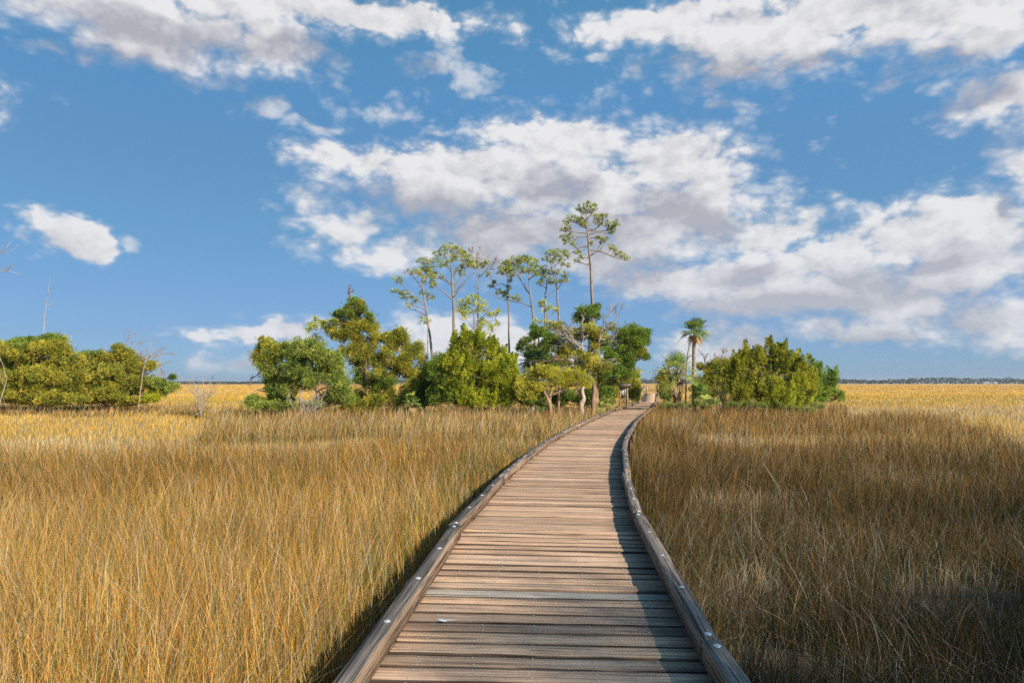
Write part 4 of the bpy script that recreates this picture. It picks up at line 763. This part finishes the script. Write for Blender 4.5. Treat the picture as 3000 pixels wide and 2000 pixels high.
# ---- two broad trees standing off to the right behind the camera: their shade falls over the near rushes and deck
def shade_tree(tx, ty, hgt_, rad, label, dens):
    k = 1 / math.tan(R(SUN_EL)); x, y = tx + math.sin(R(SUN_AZ)) * k * hgt_, ty + math.cos(R(SUN_AZ)) * k * hgt_
    root = empty('oak_tree', (x, y, 0), label, 'tree', 'oaks behind the viewpoint'); b0 = np.array([x, y, 0.]); A = Acc(); B = Acc()
    A.add(*tube(wobble([b0 - [0, 0, .2], b0 + [0.3, 0, hgt_ * .5], b0 + [0, .3, hgt_]], .08), np.linspace(.4, .12, 9), 10))
    ax = np.array([rad, rad, rad * .35]); cen = [b0 + [0, 0, hgt_] + sphere_pts(1)[0] * rng.uniform(.2, .95) * ax for _ in range(70)]
    for c_ in cen[:22]: A.add(*tube(wobble([b0 + [0, 0, hgt_ * .6], (b0 + [0, 0, hgt_ * .8] + c_) / 2, c_], .1), .05, 5))
    proj = math.pi * rad * rad * (math.sin(R(SUN_EL)) + .35 * math.cos(R(SUN_EL))); lf = .20; nL = int(-math.log(1 - dens) * proj / (lf * lf * .25 * .6)); cen = np.array(cen)
    Pl = cen[rng.integers(0, len(cen), nL)] + rng.normal(0, .55, (nL, 3)) * [1, 1, .6]; D_ = sphere_pts(nL); B.add(*leaf_tris(Pl, D_, lf, lf * .5, jitter_cols(DARK[rng.integers(0, 4, nL)], nL)))
    A.build('trunk', M_BARK_CEDAR, root, b0, smooth=True); B.build('crown', M_LEAF, root, b0)
shade_tree(0.9, 4.5, 19.0, 2.3, 'leftmost of the oaks behind the viewpoint, its shade on the near deck', .72)
shade_tree(5.5, 5.4, 19.0, 3.5, 'second oak behind the viewpoint, its shade on the near right rushes', .78)
shade_tree(10.6, 10.8, 20.0, 4.4, 'third oak behind the viewpoint, its shade out on the right rushes', .75)
shade_tree(9.6, 4.6, 20.0, 4.0, 'rightmost of the oaks behind the viewpoint', .78)

# ---- far woods and far shelters
A = Acc(); DW = 1250.
for xp in np.arange(-260, 3300, 5.5):
    if xp < 800: h = 4.5 + 2.5 * vnoise(np.array(xp / 30.), np.array(3.), 2)
    elif xp < 2200: h = 11 + 4 * vnoise(np.array(xp / 25.), np.array(3.), 2)
    else: h = np.interp(xp, [2200, 2450, 2560, 2640, 2750, 2850, 2960, 3010, 3300], [15, 14, 10, 14, 18, 15, 17, 11, 12]) + 3 * (vnoise(np.array(xp / 14.), np.array(3.), 2) - .5)
    c = W(xp + rng.uniform(-3, 3), 1124, DW + rng.uniform(-60, 60)); hm = float(h) * DW / FPX * rng.uniform(.8, 1.12); n = 42
    z = rng.uniform(0, 1, n) ** .8 * hm; P = c + np.stack([rng.normal(0, 2.8, n), rng.normal(0, 4, n), z], 1); P[:, 2] = z + .7
    cb = np.array([(.045, .062, .035), (.06, .075, .045), (.035, .05, .035), (.08, .085, .06)])[rng.integers(0, 4)]
    D_ = sphere_pts(n) + [0, -.2, .5]; D_ /= np.linalg.norm(D_, axis=1)[:, None]; A.add(*leaf_tris(P, D_, rng.uniform(1.6, 3.6, n), 2.0, jitter_cols(cb / LEAFK, n, .1, .2)))
o = A.build('far_woods', M_LEAF); tag(o, 'thin dark line of woods along the far edge of the marsh', 'woods', kind='stuff')
for (xp, w, label) in ((2886, 26, 'left of two tiny pale-roofed dock shelters before the far woods'), (2912, 18, 'right and whiter of two tiny dock shelters before the far woods')):
    b0 = W(xp, 1124, 1090.); b0[2] = .75; sh = empty('dock_shelter', b0, label, 'shelter', 'distant dock shelters'); hw = w * 1090 / FPX / 2
    for sx in (-1, 1):
        for sy in (-2, 2): lpart('post', [box(sx * hw * .9 - .15, sx * hw * .9 + .15, sy - .15, sy + .15, 0, 2.2)], M_GREYRAIL, sh)
    V = np.array([(-hw, -3, 2.2), (hw, -3, 2.2), (hw, 3, 2.2), (-hw, 3, 2.2), (-hw * .8, 0, 3.4), (hw * .8, 0, 3.4)]); F = np.array([(0, 1, 5), (0, 5, 4), (2, 3, 4), (2, 4, 5), (0, 4, 3), (1, 2, 5), (0, 2, 1), (0, 3, 2)]); lpart('roof', [(V, F)], M_ROOF, sh)

# ------------------------------------------------------------------ marsh grasses
ST, TN, ORG, BR, OLV, GRN, GLD, GRY, YGR = [np.array(v) for v in ((.80,.56,.26), (.70,.43,.16), (.66,.30,.045), (.32,.15,.045), (.24,.21,.035), (.12,.16,.03), (.84,.47,.055), (.62,.54,.42), (.60,.46,.07))]
PALG = np.stack([ST, TN, ORG, BR, OLV, GRN, GLD, GRY, YGR])
def zone_eval(X, Y):
    """per-blade height, lean, palette weights from where the blade stands"""
    n = len(X); px, py = pix(X, Y, .62); cx = np.interp(Y, _yy, _xx); left = X < cx
    nz = vnoise(X * .35, Y * .22, 5); nz2 = vnoise(X * 1.3, Y * .9, 9); py_ = py + (nz - .5) * 26 + (nz2 - .5) * 10
    H = np.full(n, .85); Wt = np.zeros((n, 9)); lx = np.zeros(n); fallen = np.full(n, .05)
    def setz(m, h, w, l=0., fl=.05): H[m] = h; Wt[m] = w; lx[m] = l; fallen[m] = fl
    #           ST  TN  ORG BR  OLV GRN GLD GRY YGR
    far = py_ <= 1190
    setz(far, .36, (1, .6, .2, .15, .1, 0, 3.2, .1, .7))
    bandn = (vnoise(px * .004, py * .25, 17) - .5) * 8; pb_ = py + bandn
    setz(far & (pb_ < 1132), .36, (1.4, 1.6, .8, .9, .1, 0, 1.0, .5, .1)); setz(far & (pb_ >= 1132) & (pb_ < 1150), .36, (.6, .6, .6, .1, .1, 0, 3.2, .1, .3))
    setz(far & (pb_ >= 1160) & (pb_ < 1174), .36, (.5, .3, .2, .1, .5, .2, 2.2, 0, 2.2)); setz(far & (pb_ >= 1178), .34, (1.8, .6, .1, .1, .2, .1, 1.0, .9, .6))
    l = left
    setz(l & (py_ > 1190), .34, (1, .5, .2, 0, .1, 0, 3.2, .1, .6), .05)                       # L3 gold
    setz(l & (py_ > 1252), .32, (2.8, .8, .1, 0, .2, .05, .8, 1.1, .4), .05)                      # L2 pale
    setz(l & (py_ > 1180) & (py_ < 1196) & (px < 620), .7, (.6, 1, .6, 1, .8, .3, .2, .2, .2), .05)
    m4 = l & (py_ > 1192) & (py_ < 1256) & (px > 640 + (py_ - 1200) * -1.2)
    setz(m4, .98, (1.2, 1.4, .5, 1.0, 1.0, .5, .2, .4, .1), .08)                                # L4 brown rush by thicket
    bd = np.interp(px, [0, 400, 800, 1300, 1500], [1322, 1312, 1308, 1282, 1290])
    setz(l & (py_ > bd), 1.0, (.4, .9, 2.0, 1.5, 1.3, .7, .15, .1, .05), -.10, .06)            # L1 tall orange rush
    setz(l & (py_ > bd + 150), 1.0, (1.2, 1.8, 2.3, .4, 1.2, 1.0, .6, .15, .2), -.06, .13)
    nearb = l & (py_ > bd) & (cx - X < 1.1 + .12 * Y); setz(nearb & (nz2 < .62), .98, (.7, .9, 1.4, .5, 1.6, 2.4, .1, .3, .3), -.04, .10)
    r_ = ~left
    setz(r_ & (py_ > 1182), .85, (.6, 1.0, 1.0, 2.2, 1.0, .5, .1, .15, 0), .10)                   # R3 brown rush
    setz(r_ & (py_ > 1198) & (px > 2720 + (nz - .5) * 500) & (py_ < 1206 + (px - 2700) * .17), .5, (1.4, .4, .2, .1, .1, 0, 2.0, .5, .6), .05)
    setz(r_ & (py_ > 1182) & (px > 2480) & (py_ < 1206), .5, (1.8, .4, .1, .1, .1, 0, .8, 1.0, .4), .05)
    setz(r_ & (py_ > 1252) & (py_ < 1284) & (px > 2150), .6, (2.4, 1.6, .5, .5, .3, .1, .5, .6, 0), .05)
    setz(r_ & (py_ > 1284), .88, (.3, .7, 1.1, 2.3, 1.1, .8, .05, .2, 0), .12, .12)              # R1 dark rush
    setz(r_ & (py_ > 1460), .74, (.3, .5, .8, 1.8, .9, 1.2, 0, .5, 0), .12, .26)
    for (ex, ey, ea, eb) in ((2180, 1405, 200, 26), (2090, 1265, 130, 16), (2200, 1600, 110, 45), (2260, 1760, 200, 60), (2700, 1350, 220, 22), (2780, 1620, 220, 60)):
        e = r_ & (((px - ex) / ea) ** 2 + ((py_ - ey) / eb) ** 2 < 1); setz(e, .50, (1.6, .8, .3, .6, .3, .4, .1, 2.2, 0), .1, .45)
    verge = (~left) & (Y > 22) & (Y < 58) & (X - cx < 3.2); H[verge] = 1.28; foot = (Y > 36) & (Y < 46) & (py_ > 1180) & (px > 700) & (px < 2480); H[foot & ~verge] = np.maximum(H[foot & ~verge], 1.12)
    return H, Wt, lx, fallen, nz, nz2, left, cx
def grass_layer(name, Nn, ymin, ymax, seg, select, label, lenk=1.0, xk=.86, expo=.2):
    u = rng.random(Nn); Y = (ymin ** expo + u * (ymax ** expo - ymin ** expo)) ** (1 / expo); X = rng.uniform(-1, 1, Nn) * (xk * Y + 2.2)
    # tufting: pull blades toward tuft centres
    ts = .16 + Y * .004; gx_, gy_ = np.floor(X / ts), np.floor(Y / ts); tx = (gx_ + hash2(gx_, gy_, 1)) * ts; ty = (gy_ + hash2(gx_, gy_, 2)) * ts; pull = np.where(Y < 22, .45, .12) * rng.random(Nn)
    X = X + (tx - X) * pull; Y = Y + (ty - Y) * pull
    H, Wt, lx, fallen, nz, nz2, left, cx = zone_eval(X, Y)
    hwY = np.interp(Y, [0, 43, 58, 100], [1.10, 1.10, .78, .72]); lat = np.abs(X - cx) * .975 - hwY
    ok = (lat > .13) | (Y > 67)
    ok &= select(X, Y, H) & ~((Y > 65) & (Y < 105) & (X > 11.5) & (X < 24.5) & (np.abs(X - np.interp(Y, [65, 100], [13, 20.4])) < 1.0))
    # the strip along the deck is thin and beaten down near the camera
    edge = (lat < .40) & (Y < 17); ok &= ~(edge & (rng.random(Nn) > .25 + lat * 1.6))
    ok &= ~((rng.random(Nn) < .30) & (nz2 < .33) & (Y < 20))
    X, Y, H, Wt, lx, fallen, nz, nz2, left, lat = [a[ok] for a in (X, Y, H, Wt, lx, fallen, nz, nz2, left, lat)]; n = len(X)
    cum = np.cumsum(Wt / Wt.sum(1)[:, None], 1); pick = (rng.random(n)[:, None] > cum).sum(1).clip(0, 8)
    col = PALG[pick] * (1 + rng.normal(0, 1, (n, 1)) * np.where(H > .65, .30, .13)[:, None]).clip(.35, 1.5) * np.where(H > .65, 1.0, 1.30)[:, None]; col = col * (.52 + .46 * nz[:, None])
    fl = rng.random(n) < fallen; col[fl & (rng.random(n) < .5)] = GRY * .95
    hh = H * rng.uniform(.4, 1.15, n) * (.82 + .36 * nz) * (.78 + .44 * nz2) * lenk
    hh = np.where((lat < .4) & (Y < 17), hh * (.68 + .7 * np.maximum(lat, 0)), hh)
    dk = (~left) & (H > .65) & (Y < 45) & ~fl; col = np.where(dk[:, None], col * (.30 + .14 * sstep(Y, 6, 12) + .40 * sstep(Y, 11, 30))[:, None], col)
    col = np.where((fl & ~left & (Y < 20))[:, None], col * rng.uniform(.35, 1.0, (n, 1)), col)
    # lean: patchwise drift + random
    pa = vnoise(X * .5, Y * .4, 21, 2) * 2 - 1; pb = vnoise(X * .5 + 40, Y * .4, 33, 2) * 2 - 1
    LX = lx + pa * .14 + rng.normal(0, .20, n); LY = pb * .12 + rng.normal(0, .20, n)
    k = np.where(fl, np.where(rng.random(n) < np.where(left, .5, .22), rng.uniform(1.2, 3, n), rng.uniform(3, 9, n)), 1.0); LX = np.where(fl, rng.normal(0, .3, n) * k, LX); LY = np.where(fl, rng.normal(0, .3, n) * k, LY)
    side_s = np.where(left, -1, 1); LX = np.where((lat < .45) & (Y < 30) & (LX * side_s < 0), LX * np.where(rng.random(n) < .06, 1.0, -.35), LX)
    nrm = np.sqrt(1 + LX ** 2 + LY ** 2)
    tip = np.stack([LX / nrm, LY / nrm, 1 / nrm], 1) * hh[:, None]
    bend = rng.uniform(0, 1, n) ** 2 * .6
    ts_ = np.linspace(0, 1, seg + 1); base = np.stack([X, Y, ground_z(X, Y)], 1)
    wd = np.maximum(.0038, Y * .00050) * rng.uniform(.55, 1.5, n) * np.where(H > .65, 1, .8) * (1.0 if Y.mean() < 60 else 1.1)
    fa = rng.uniform(-1.0, 1.0, n); wv = np.stack([np.cos(fa), np.sin(fa), np.zeros(n)], 1)
    V = np.zeros((n, 2 * seg + 1, 3), np.float32); Cc = np.zeros((n, 2 * seg + 1, 3), np.float32)
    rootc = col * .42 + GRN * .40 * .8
    for i, t_ in enumerate(ts_):
        hz = tip * [1, 1, 0] * ((t_ ** (1.5)) * (1 - bend[:, None]) + bend[:, None] * t_ ** 2.6 * 1.4); vz = tip[:, 2] * (t_ - .16 * t_ ** 3 * bend)
        if i == 0: hz = hz * 0
        P = base + hz; P[:, 2] = base[:, 2] + vz + np.where(fl, .12 * rng.random(n) if i == 0 else .10, 0) * (t_ > 0)
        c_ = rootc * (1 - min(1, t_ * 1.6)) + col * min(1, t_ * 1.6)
        if i < seg:
            w = wd * (1 - .55 * t_); V[:, 2 * i] = P - wv * w[:, None] * .5; V[:, 2 * i + 1] = P + wv * w[:, None] * .5; Cc[:, 2 * i] = c_; Cc[:, 2 * i + 1] = c_
        else: V[:, 2 * seg] = P; Cc[:, 2 * seg] = c_
    q = np.arange(n)[:, None] * (2 * seg + 1); F = []
    for i in range(seg - 1): F += [q + [2 * i, 2 * i + 1, 2 * i + 3], q + [2 * i, 2 * i + 3, 2 * i + 2]]
    F.append(q + [2 * seg - 2, 2 * seg - 1, 2 * seg])
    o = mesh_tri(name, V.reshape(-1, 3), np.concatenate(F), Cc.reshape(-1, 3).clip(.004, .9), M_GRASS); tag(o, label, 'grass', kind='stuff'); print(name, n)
tall = lambda X, Y, H: H > .65
short = lambda X, Y, H: H <= .65
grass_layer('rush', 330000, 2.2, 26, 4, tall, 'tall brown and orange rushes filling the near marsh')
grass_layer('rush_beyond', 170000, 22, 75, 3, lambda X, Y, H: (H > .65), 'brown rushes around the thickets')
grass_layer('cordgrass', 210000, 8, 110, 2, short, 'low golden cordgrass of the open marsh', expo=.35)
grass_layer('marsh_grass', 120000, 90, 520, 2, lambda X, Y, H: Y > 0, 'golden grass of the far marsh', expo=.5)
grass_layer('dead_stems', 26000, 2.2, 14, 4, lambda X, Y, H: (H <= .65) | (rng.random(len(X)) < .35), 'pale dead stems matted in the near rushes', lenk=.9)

# ------------------------------------------------------------------ air
m, t = newmat('haze_air'); pv = N(t, 'ShaderNodeVolumePrincipled'); pv.inputs['Color'].default_value = (.80, .88, 1, 1); pv.inputs['Density'].default_value = .00012; pv.inputs['Anisotropy'].default_value = .2
o = N(t, 'ShaderNodeOutputMaterial'); L(t, pv.outputs[0], o.inputs['Volume'])
V, F = box(-9300, 9300, -1100, 11300, -1.0, 29.0); o = mesh_tri('haze', V, F, mat=m); tag(o, 'thin pale haze over the whole marsh', 'haze', kind='stuff')
